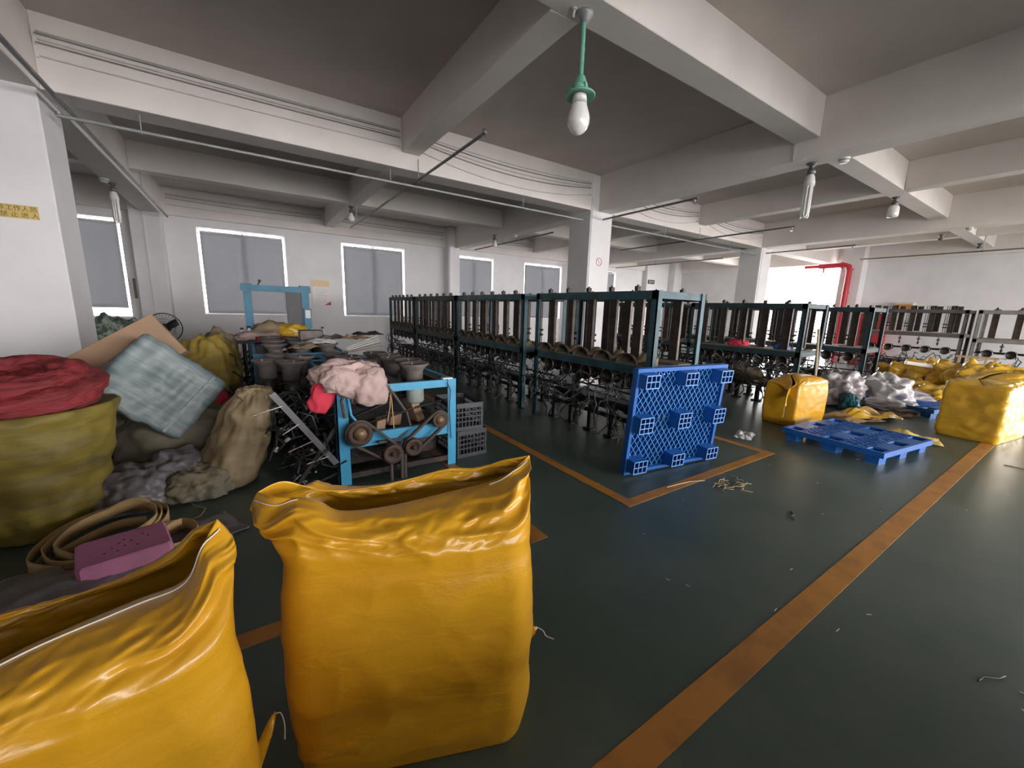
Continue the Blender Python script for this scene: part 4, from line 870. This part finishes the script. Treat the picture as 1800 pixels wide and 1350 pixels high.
t = tag(MB().cbox(-.32, .12, -.1, .1, 0, .06, .008).build('red_tray', REDC, None, (.4, 7.35, .95), (0, 0, .1)), 'flat red tray on the machine below the blue arch', 'tray')
def bottle(label, x, y, z):
    t = thing('bottle', label, 'bottle', (x, y, z), 0, 'bottles by the blue arch')
    MB().lathe([(.001, 0), (.042, 0), (.042, .14), (.02, .17), (.02, .19), (.001, .19)], 14).build('body', FILM, t); MB().lathe([(.024, .185), (.024, .215), (.001, .215)], 12).build('cap', BLKP, t)
bottle('clear bottle left of the blue arch', .0, 7.9, .93); bottle('clear bottle with black cap right of the blue arch', 1.15, 8.2, .9); bottle('second small bottle left of the blue arch', -.1, 7.95, .9)
t = thing('bottle_stand', 'dark little stand under the bottle right of the arch', 'stand', (1.12, 8.2, 0)); MB().box(-.12, .12, -.1, .1, .86, .9).cyl((0, 0, 0), (0, 0, .86), .03).box(-.12, .12, -.1, .1, 0, .03).build('stand', DARKM, t)
t = thing('bottle_stand', 'dark little stand left of the arch', 'stand', (-.09, 7.93, 0)); MB().box(-.1, .12, -.08, .08, .86, .9).cyl((0, 0, 0), (0, 0, .86), .03).box(-.1, .1, -.08, .08, 0, .03).build('stand', DARKM, t)
# flat scraps lying on the machine tops
sr = random.Random(8)
scr = [('khaki cardboard strip on the second low machine', KHAKI), ('white plastic strip on the machine top', WHTP), ('grey bent sheet beside the spool heads', FLANGE), ('brown flat sheet among the spool heads', CARD), ('dusty dark sheet among the spool heads', PLATE)]
for k, (lb, mt) in enumerate(scr):
    o = sheet('scrap_sheet', lb, 'scrap', (.55+.22*k, 5.5+.16*((k*2) % 5), .99+.03*k), (.4, .22), mt, 60+k, sr.uniform(0, 3), amp=.05, n=10, group=G1)
def strip_bundle():
    q = at(640, 620, Y=4.9); t = thing('strip_bundle', 'bundle of white plastic strips lying across the spool heads', 'strips', (q.x, 4.95, 1.0), R(20))
    for k in range(5): MB().bar((-.2, -.04+.02*k, .0+.012*k), (.26, .0+.02*k, .05+.03*k), .03, .004).build('strip', WHTP if k > 1 else KHAKI, t)
strip_bundle()
q = at(640, 588, Y=6.6); tag(MB().cbox(-.15, .15, -.12, .12, 0, .14, .01).build('brown_box', PLATE, None, (.72, 6.25, 1.035)), 'low brown box on the second low machine', 'box')

# ------------------------------------------------------------------ sacks, coils and bales heaped on the left
def round_sack(name, label, loc, prof, mat, seed, wr=.03, lean=(0, 0), rotz=0., group=None, knot=None, nu=96, nz=60):
    t = thing(name, label, 'sack', loc, rotz, group); S = Vector((seed*2.3, seed*7.1, seed)); m = MB(); vs_ = []
    for j in range(nz+1):
        f = j/nz; q = spline([(r_, z_, 0) for r_, z_ in prof], f); rr, zz = max(q.x, .001), q.y
        for i in range(nu):
            a = 2*math.pi*i/nu; c, s_ = math.cos(a), math.sin(a)
            d = wr*(noise.noise(Vector((c*1.6, s_*1.6, zz*9))+S)+.6*(1-2.3*abs(noise.noise(Vector((c*2.5, s_*2.5, zz*6+c))+S)))+.5*noise.noise(Vector((c*4, s_*4, zz*3))+S))
            d *= min(1, rr/.12); vs_.append(((rr+d)*c+lean[0]*zz, (rr+d)*s_+lean[1]*zz, max(zz+d*.2, 0.0)))
    m.add(vs_, [(j*nu+i, j*nu+(i+1) % nu, (j+1)*nu+(i+1) % nu, (j+1)*nu+i) for j in range(nz) for i in range(nu)], True)
    m.build('sack_body', mat, t)
    return t
s1 = round_sack('open_sack', 'big olive yellow sack holding the red netting at left', (-1.27, 3.78, 0), [(.001, 0), (.2, .0), (.26, .03), (.31, .2), (.36, .4), (.40, .58), (.43, .72), (.44, .82), (.42, .85), (.37, .83), (.001, .80)], OLIVE, 5, wr=.035)
def netting_coil():
    t = thing('netting_coil', 'thick coil of dark red netting stuffed in the olive sack', 'netting', (-1.27, 3.78, .865)); t.rotation_euler = (R(13), 0, 0); t.scale = (1.08, 1.05, .95)
    def torus(R_, r_, z, sx, name, seed, ph=0.):
        m = MB(); nu, nv = 110, 36; vs_ = []
        for i in range(nu):
            a = 2*math.pi*i/nu
            for j in range(nv):
                b = 2*math.pi*j/nv+a*1.0; n0 = noise.noise(Vector((math.cos(a)*2.2, math.sin(a)*2.2, seed)))
                rr = r_*(1+.16*n0+.12*math.sin(5*b+2*math.sin(a*2+ph))+.16*noise.noise(Vector((math.cos(a)*5, math.sin(a)*5, j*.5+seed))))
                vs_.append(((R_+rr*math.cos(b))*math.cos(a)*sx, (R_+rr*math.cos(b))*math.sin(a), z+rr*math.sin(b)*.8+.02*n0))
        m.add(vs_, [(i*nv+j, ((i+1) % nu)*nv+j, ((i+1) % nu)*nv+(j+1) % nv, i*nv+(j+1) % nv) for i in range(nu) for j in range(nv)], True); return m.build(name, REDM, t)
    torus(.245, .125, .1, 1.05, 'outer_coil', 1); torus(.21, .075, .20, 1.05, 'upper_coil', 2, 1.); torus(.14, .045, .10, 1.0, 'inner_coil', 3, 2.)
    obj('inner_folds', lump_mesh('inner_folds', .14, .14, .05, 5, amp=.4, freq=2.5), REDM, t, (0, 0, .0))
netting_coil()
# grey-blue woven bale with a cardboard top, tipped on its corner
def bale():
    mtx = Matrix.Translation((-.69, 4.40, .80)) @ Matrix.Rotation(R(8), 4, 'Z') @ Matrix.Rotation(R(44), 4, 'Y') @ Matrix.Rotation(R(-14), 4, 'X')
    t = thing('woven_bale', 'grey blue woven bale tipped on its corner in the heap at left', 'bale'); t.matrix_world = mtx
    bm = bmesh.new(); bmesh.ops.create_cube(bm, size=1); bmesh.ops.subdivide_edges(bm, edges=bm.edges[:], cuts=22, use_grid_fill=True)
    for v in bm.verts:
        c = v.co.copy(); d = Vector((c.x**5, c.y**5, c.z**5)); d = d.normalized() if d.length > 0 else d
        k = .016*(noise.noise(Vector((c.x*10, c.y*3, c.z*3)))+.5*noise.noise(c*9)); e = max(abs(c.x), abs(c.y), abs(c.z))
        rnd_ = 1-.07*(sum(1 for q in c if abs(q) > .47)-1)/2
        v.co = Vector((c.x*.70*rnd_, c.y*.40*rnd_, c.z*.60*rnd_))+d*k
    me = bpy.data.meshes.new('wrapped_body'); bm.to_mesh(me); bm.free(); me.polygons.foreach_set('use_smooth', [True]*len(me.polygons)); obj('wrapped_body', me, GREYB, t)
    MB().box(-.012, .012, -.21, .205, -.285, .285).build('packing_tape', GREYB, t, (.22, 0, 0))
bale()
tag(MB().cbox(-.36, .36, -.09, .09, -.2, .2, .006).build('cardboard_box', CARD, None, (-.90, 4.72, 1.04), (R(-14), R(-33), R(6))), 'brown cardboard box behind the grey blue bale', 'box')
lump('rolled_sack', '', 'grey green rolled sack lying under the woven bale', 'sack', (-.58, 4.52, 0), (.46, .34, .42), BROWNG, 71, R(-10), amp=.22, freq=1.8, sub=5)
lump('rolled_sack', '', 'dark brown sack behind the olive sack', 'sack', (-1.15, 4.75, 0), (.4, .3, .4), BROWNG, 72, amp=.2, sub=5)
lump('rolled_sack', '', 'dark sack supporting the bale from behind', 'sack', (-1.2, 5.2, 0), (.5, .4, .6), KHAKI, 73, amp=.2)
s2 = round_sack('tied_sack', 'beige woven sack tied at the neck beside the wire arms', (-.28, 4.02, 0), [(.001, 0), (.17, 0), (.225, .04), (.23, .2), (.22, .4), (.195, .53), (.185, .62), (.16, .70), (.12, .77), (.085, .81), (.05, .80), (.001, .77)], BEIGE, 12, wr=.03, lean=(.36, 0))
obj('knotted_top', lump_mesh('knotted_top', .12, .1, .09, 23, amp=.5, freq=2.2, sub=5), BEIGE, s2, (.27, -.02, .70)); MB().ring((.245, 0, .68), (-.36, 0, 1), .125, .008, 24).build('tie_cord', STRAP, s2)
G2 = 'plastic bundles on the floor at left'
lump('plastic_bundle', '', 'grey plastic bundle on the floor right of the olive sack', 'bundle', (-.83, 3.88, 0), (.24, .22, .2), GREYP, 81, amp=.35, group=G2, sub=5)
lump('plastic_bundle', '', 'grey plastic bundle beneath the rolled sack', 'bundle', (-.58, 4.0, 0), (.2, .18, .24), GREYP, 82, amp=.35, group=G2, sub=5)
lump('cloth_heap', '', 'dirty beige cloth at the foot of the tied sack', 'cloth', (-.45, 3.84, 0), (.22, .15, .16), BROWNG, 83, amp=.45, sub=5)
lump('plastic_bundle', '', 'dark grey film under the cream strap coil', 'bundle', (-1.0, 2.62, 0), (.36, .3, .1), GREYP, 84, amp=.35, group=G2, sub=5)
sheet('plastic_sheet', 'flat dark plastic sheet on the floor beside the strap coil', 'sheet', (-.42, 3.15, 0), (.5, .4), GREYP, 85, .4, amp=.03)
tag(MB().tube([(0, 0, .005), (.05, -.12, .008), (.12, -.2, .006), (.1, -.32, .01), (.02, -.38, .006)], .003, 5).build('loose_cord', STRAW, None, (-.5, 3.75, 0)), 'thin pale cord on the floor by the grey bundles', 'cord')
# coil of cream strap
def strap_coil(label, c, Rx, Ry, turns, h, seed, rotz, tilt=0., z=.0):
    t = thing('strap_coil', label, 'strap', (c[0], c[1], z), rotz, 'cream strap coils'); S = seed*3.3
    for k in range(turns):
        m = MB(); n = 72; vs_ = []
        for i in range(n):
            a = 2*math.pi*i/n; f = 1-.12*k+.05*noise.noise(Vector((math.cos(a)*1.5+k*2, math.sin(a)*1.5, S))); lz = .015*k+.05*max(0, noise.noise(Vector((math.cos(a)*1.3, math.sin(a)*1.3, S+k)))) + tilt*(math.sin(a)+1)*.5
            for (dr, z0) in ((0, 0), (.006, 0), (.006, h), (0, h)): vs_.append(((Rx*f-dr)*math.cos(a)+.02*k, (Ry*f-dr)*math.sin(a), lz+z0+.003))
        m.add(vs_, [(i*4+j, ((i+1) % n)*4+j, ((i+1) % n)*4+(j+1) % 4, i*4+(j+1) % 4) for i in range(n) for j in range(4)], True).build('strap_turn', STRAP, t)
    m = MB(); n = 24; vs_ = []
    for i in range(n+1):
        f = i/n; p = spline([(-Rx*.5, -Ry*.5, .0), (-Rx*.35, Ry*.1, .02), (0, Ry*.35, .05), (Rx*.45, Ry*.45, .06)], f); vs_ += [p, p+Vector((.006, 0, 0)), p+Vector((.006, 0, h*.9)), p+Vector((0, 0, h*.9))]
    m.add(vs_, [(i*4+j, (i+1)*4+j, (i+1)*4+(j+1) % 4, i*4+(j+1) % 4) for i in range(n) for j in range(4)], True).build('inner_strap', STRAP, t)
strap_coil('coil of wide cream webbing strap on the floor behind the left yellow sack', (-.86, 3.28), .29, .33, 3, .075, 2, R(-30), .07)
strap_coil('small loop of cream strap right of the pink foam block', (-.52, 3.06), .14, .2, 2, .09, 5, R(10))
def foam_block():
    t = thing('foam_block', 'dusty pink foam block with small holes behind the left yellow sack', 'foam', (-.68, 2.86, .10), R(14))
    MB().cbox(-.19, .19, -.16, .16, 0, .095, .016).build('block', PINKF, t)
    for i, (x, y) in enumerate(((-.08, -.06), (-.05, -.02), (-.02, .02), (.0, .05), (-.03, -.07), (.0, -.03), (.03, .01), (.08, .06), (.1, .02), (.05, -.06))): MB().cyl((x, y, .0945), (x, y, .0955), .007, n=8).build('hole', BLKP, t)
foam_block()
lump('plastic_bundle', '', 'grey film bundle carrying the pink foam block', 'bundle', (-.68, 2.88, 0), (.2, .16, .07), GREYP, 86, amp=.2, group=G2)
lump('heaped_sack', '', 'dirty ochre sack heap right of the standing fan', 'sack', (-.50, 6.9, 0), (.34, .36, .62), OCHRE, 91, amp=.3, sub=5, flat=.6)
lump('heaped_sack', '', 'low ochre sack in front of the fan', 'sack', (-.68, 6.2, 0), (.42, .34, .36), OCHRE, 92, amp=.3, sub=5)
lump('heaped_sack', '', 'grey brown bag top above the ochre heap', 'sack', (-.42, 7.6, 0), (.28, .3, .64), KHAKI, 93, amp=.3, flat=.6)
lump('cloth_heap', '', 'red cloth low beside the ochre heap', 'cloth', (-.40, 5.75, .0), (.14, .12, .34), REDC, 94, amp=.25, flat=.6)
tag(MB().lathe([(.001, 0), (.1, 0), (.1, .26), (.085, .28), (.001, .28)], 18).build('pink_roll', PINKC, None, (-.82, 7.35, .62)), 'pink roll standing near the fan', 'roll')
tag(MB().cbox(-.25, .25, -.2, .2, 0, .62, .015).build('dark_carton', BLKP, None, (-.9, 7.4, 0), (0, 0, .2)), 'dark carton under the pink roll', 'carton')
lump('cloth_heap', '', 'dark cloth heap left of the pink roll', 'cloth', (-1.15, 7.3, .0), (.2, .25, .62), BLKP, 95, amp=.3, flat=.6)
lump('scrap_heap', '', 'pale green and white scraps beside the left column', 'scraps', (-1.62, 8.2, .0), (.45, .4, .72), M('green_white_scraps', (.32, .36, .3), .8, col2=(.06, .09, .07), scale=14, lo=.4, hi=.55, bump=.6, bscale=20), 96, amp=.4, sub=5, flat=.6)
# standing fan
def fan():
    t = thing('pedestal_fan', 'black pedestal fan standing by the window wall', 'fan', (-1.47, 11.0, 0), R(-8))
    MB().lathe([(.001, 0), (.2, 0), (.2, .025), (.05, .06), (.001, .06)], 24).build('base', BLKP, t); MB().cyl((0, .06, .04), (0, .06, .9), .018, n=10).build('pole', BLKP, t)
    g = MB().lathe([(.001, -.02), (.07, -.02), (.085, .03), (.08, .16), (.04, .19), (.001, .19)], 20, mtx=Matrix.Translation((0, 0, .95)) @ Matrix.Rotation(R(-90), 4, 'X')).build('motor', BLKP, t)
    c = Vector((0, -.04, .95)); gr = MB()
    gr.ring(c, (0, 1, 0), .30, .011, 40, 6).ring(c+Vector((0, -.05, 0)), (0, 1, 0), .19, .003, 32, 4).ring(c+Vector((0, -.055, 0)), (0, 1, 0), .09, .005, 24, 4)
    for k in range(32):
        a = 2*math.pi*k/32; e = Vector((math.cos(a), 0, math.sin(a))); gr.tube([c+e*.075+Vector((0, -.055, 0)), c+e*.19+Vector((0, -.05, 0)), c+e*.297], .0022, 4); gr.tube([c+e*.08+Vector((0, .08, 0)), c+e*.2+Vector((0, .07, 0)), c+e*.297], .002, 4)
    gr.build('guard', BLKP, t)
    MB().cyl(c+Vector((0, -.06, 0)), c+Vector((0, .02, 0)), .06, n=16).build('hub', BLKP, t)
    for k in range(3):
        a = 2*math.pi*k/3+.5; m = MB(); vs_ = []
        for i in range(7):
            f = i/6; r_ = .05+.215*f; w_ = .045+.03*math.sin(f*2.4)
            for s_ in (-1, 1): vs_.append(c+Vector((r_*math.cos(a)-s_*w_*math.sin(a), s_*.025-.01, r_*math.sin(a)+s_*w_*math.cos(a))))
        m.add(vs_, [(i*2, i*2+2, i*2+3, i*2+1) for i in range(6)], True); o = m.build('blade', BLKP, t); q = o.modifiers.new('thick', 'SOLIDIFY'); q.thickness = .004
fan()

# ------------------------------------------------------------------ right hand side
def red_pipe():
    x, y = 17.45, 5.45
    t = thing('fire_pipe', 'thick red fire main with elbow beside the bright doorway', 'pipe', (x, y, 0))
    MB().tube([(0, 0, 0), (0, 0, 3.2), (0, .03, 3.32), (0, .14, 3.37), (0, .9, 3.37)], .085, 14).build('riser', RED, t)
    MB().cyl((0, 0, 3.2), (0, 0, 3.24), .115, n=14).cyl((0, 0, 2.4), (0, 0, 2.44), .105, n=14).cyl((0, .2, 3.37), (0, .24, 3.37), .115, n=14).build('flange', RED, t)
    MB().cyl((0, .9, 3.37), (0, 1.35, 3.37), .05, n=12).cyl((0, .75, 3.37), (0, .75, 3.15), .03, n=10).cyl((0, 1.0, 3.37), (.3, 1.25, 3.37), .04, n=10).build('branch', RED, t)
red_pipe()
def hydrant():
    t = thing('fire_cabinet', 'red fire hose cabinet low on the wall behind the last teal machine', 'cabinet', (17.9, 4.7, 0)); MB().cbox(-.1, .19, -.38, .38, 0, 1.75, .01).build('body', RED, t); MB().box(-.112, -.1, -.33, .33, .7, 1.69).build('door', RED, t); MB().ring((-.12, 0, 1.15), (1, 0, 0), .12, .012, 20).build('hose_ring', WHTP, t)
hydrant()
t = thing('wall_box', 'orange and white box on the wall above the right machines', 'box', (17.9, 3.95, 1.5)); MB().cbox(-.1, .19, -.22, .22, 0, .62, .01).build('body', CREAM, t); MB().box(-.11, -.1, -.18, .18, .3, .56).build('orange_face', M('orange_panel', (.62, .25, .05), .5, col2=(.5, .2, .04), scale=5), t); MB().box(-.11, -.1, -.18, .18, .05, .27).build('white_face', WHTP, t)
q = at(1440, 585, Y=2.2); 
def stick():
    a = Vector((7.32, 2.62, 0)); p0 = at(1436, 668, Y=2.62); p1 = at(1441, 578, Y=2.72); t = thing('wooden_stick', 'pale wooden stick leaning against the machine post', 'stick', (p0.x-.01, 2.60, 0))
    MB().cyl((0, 0, .0), Vector((p1.x-p0.x+.03, .14, p1.z)), .02, n=10).build('stick', WOOD, t)
stick()
G3 = 'yellow sacks heaped at right'
HP = [((1600, 665), 12.2, (.42, .5, .42), 'yellow brown sack standing highest at the left of the heap'), ((1640, 655), 12.9, (.5, .45, .40), 'yellow sack behind the white strip in the heap'), ((1690, 660), 12.0, (.5, .5, .44), 'yellow sack in the middle of the heap'), ((1745, 660), 11.6, (.5, .45, .46), 'yellow sack with tied tops behind the right sack'), ((1790, 665), 11.3, (.5, .42, .44), 'yellow sack at the far right of the heap'),
      ((1610, 690), 11.2, (.5, .4, .22), 'low brown yellow sack at the front of the heap'), ((1660, 700), 10.7, (.4, .34, .22), 'low yellow sack just left of the right sack')]
for k, (px, X_, sz, lb) in enumerate(HP):
    p = at(*px, X=X_); lump('heap_sack', '', lb, 'sack', (X_, p.y, 0), sz, YELO, 110+k, k*.7, group=G3, amp=.55, freq=1.9, sub=5, crease=1., flat=.4)
for k, (px, X_, sz, lb, mt) in enumerate((((1470, 690), 9.1, (.5, .34, .34), 'grey translucent film heap beside the middle yellow sack', FILMG), ((1545, 705), 9.9, (.46, .36, .32), 'white plastic film heap on the floor', FILM), ((1590, 705), 10.2, (.36, .28, .16), 'grey film bag right of the white film heap', FILMG), ((1525, 660), 10.2, (.3, .26, .26), 'small yellow sack behind the film heaps', YELO), ((1493, 700), 8.6, (.18, .12, .17), 'teal plastic sack in front of the film heaps', TEALS), ((1567, 712), 9.3, (.34, .2, .12), 'white film tail lying towards the aisle', FILM))):
    p = at(*px, X=X_); lump('film_heap' if mt not in (YELO, TEALS) else 'small_sack', '', lb, 'plastic', (X_, p.y, 0), sz, mt, 130+k, k*.9, amp=.5, freq=1.7, sub=5, crease=.9, flat=.4, group='plastic film and bags on the floor')
p = at(1620, 652, X=11.6); tag(MB().cbox(-.42, .42, -.05, .05, 0, .07, .01).build('white_strip', WHTP, None, (11.75, p.y-.1, .60), (0, R(6), R(-62))), 'long white plastic strip lying across the yellow heap', 'strip')
sheet('kraft_sheet', 'brown kraft paper sheet on the floor behind the flat pallet', 'paper', (7.75, 2.05, 0), (.7, .5), BROWNP, 140, -.3, amp=.1, freq=2.5)
sheet('yellow_sheet', 'crumpled yellow plastic sheet behind the flat pallet', 'sheet', (8.1, 2.0, .0), (.9, .45), YELO, 141, -.45, amp=.14, freq=2.5)
sheet('yellow_sheet', 'pale yellow sheet on the floor touching the flat pallet', 'sheet', (7.35, 1.42, 0), (.42, .34), PALEY, 142, -.5, amp=.05, freq=2., fold=.04)
sheet('yellow_sheet', 'second pale yellow sheet near the flat pallet corner', 'sheet', (7.3, 1.15, 0), (.4, .3), PALEY, 143, .3, amp=.03, freq=2.)
sheet('dirt_heap', 'brown dirt and scraps in front of the white film', 'dirt', (8.75, 1.85, 0), (.9, .4), M('brown_dirt', (.09, .045, .03), .9, col2=(.16, .1, .06), scale=20, bump=.6, bscale=40), 144, -.4, amp=.05, freq=6.)
sheet('plastic_film', 'thin clear film scrap left of the flat pallet', 'film', (5.3, 2.45, 0), (.35, .2), FILM, 145, .3, amp=.04, freq=4.)
def stool():
    p = at(1715, 640, X=14.2); t = thing('wooden_rack', 'small pale wooden slatted rack beyond the yellow heap', 'rack', (14.2, p.y, 0))
    for k in range(5): MB().box(-.02, .02, -.02, .02, .05, .72).build('slat', WOOD, t, (0, -.28+.14*k, 0))
    MB().box(-.03, .03, -.34, .34, .72, .77).build('top_bar', WOOD, t); MB().box(-.03, .03, -.34, .34, .0, .05).build('base_bar', WOOD, t)
stool()
# bits on the machine shelves
lump('cloth_bundle', '', 'red cloth bundle on the shelf of the dark teal machine', 'cloth', (7.8, 3.95, .985), (.14, .16, .09), REDC, 150, amp=.35)
lump('rag', '', 'small bright blue rag on the machine shelf before the doorway', 'rag', (7.8, 3.2, .985), (.07, .12, .06), PALB, 151, amp=.4)
lump('cloth_heap', '', 'dirty cloth heap hanging low in the dark teal machine', 'cloth', (7.72, 3.7, .35), (.1, .3, .17), KHAKI, 152, amp=.4, sub=5, flat=.6)
# floor litter
def straw(label, loc, n, rad, seed):
    t = thing('straw_litter', label, 'straw', loc, 0, 'straw on the floor'); r = random.Random(seed)
    for k in range(n):
        a = r.uniform(0, 6.28); x, y = r.gauss(0, rad), r.gauss(0, rad*.6); l = r.uniform(.05, .16)
        MB().tube([(x, y, .004), (x+l*.5*math.cos(a), y+l*.5*math.sin(a), .012), (x+l*math.cos(a+.6), y+l*math.sin(a+.6), .004)], .0035, 4).build('stalk', STRAW, t)
p = at(1285, 851, Z=0); straw('small heap of pale straw on the floor by the upright pallet', p, 22, .08, 1)
p = at(1200, 851, Z=0); t = thing('straw_litter', 'long single pale straw in front of the upright pallet', 'straw', p, R(-14), 'straw on the floor'); MB().tube([(-.2, -.02, .004), (-.05, 0, .006), (.1, .02, .004), (.26, .0, .004)], .005, 5).build('stalk', STRAW, t)
for k, (px, lb) in enumerate((((1395, 908), 'curled dark scrap on the lit floor'), ((1785, 822), 'thin dark cord near the right sack'), ((1740, 1190), 'dark stick on the floor at lower right'))):
    p = at(*px, Z=0); t = thing('floor_scrap', lb, 'scrap', p, k*1.1+.4, 'dark scraps on the floor'); MB().tube([(-.07, 0, .004), (-.02, .015, .008), (.03, .0, .005), (.08, .02, .004)], .004, 5).build('scrap', BLKP, t)
cr_ = random.Random(3); m = MB()
for k in range(40):
    x, y = cr_.uniform(.9, 6.5), cr_.uniform(-.3, 3.2); m.bar((x, y, .002), (x+cr_.uniform(-.03, .03), y+cr_.uniform(-.03, .03), .004), .004, .002)
o = tag(m.build('floor_litter', WHTP), 'tiny pale flecks scattered over the green floor', 'litter'); o['kind'] = 'stuff'
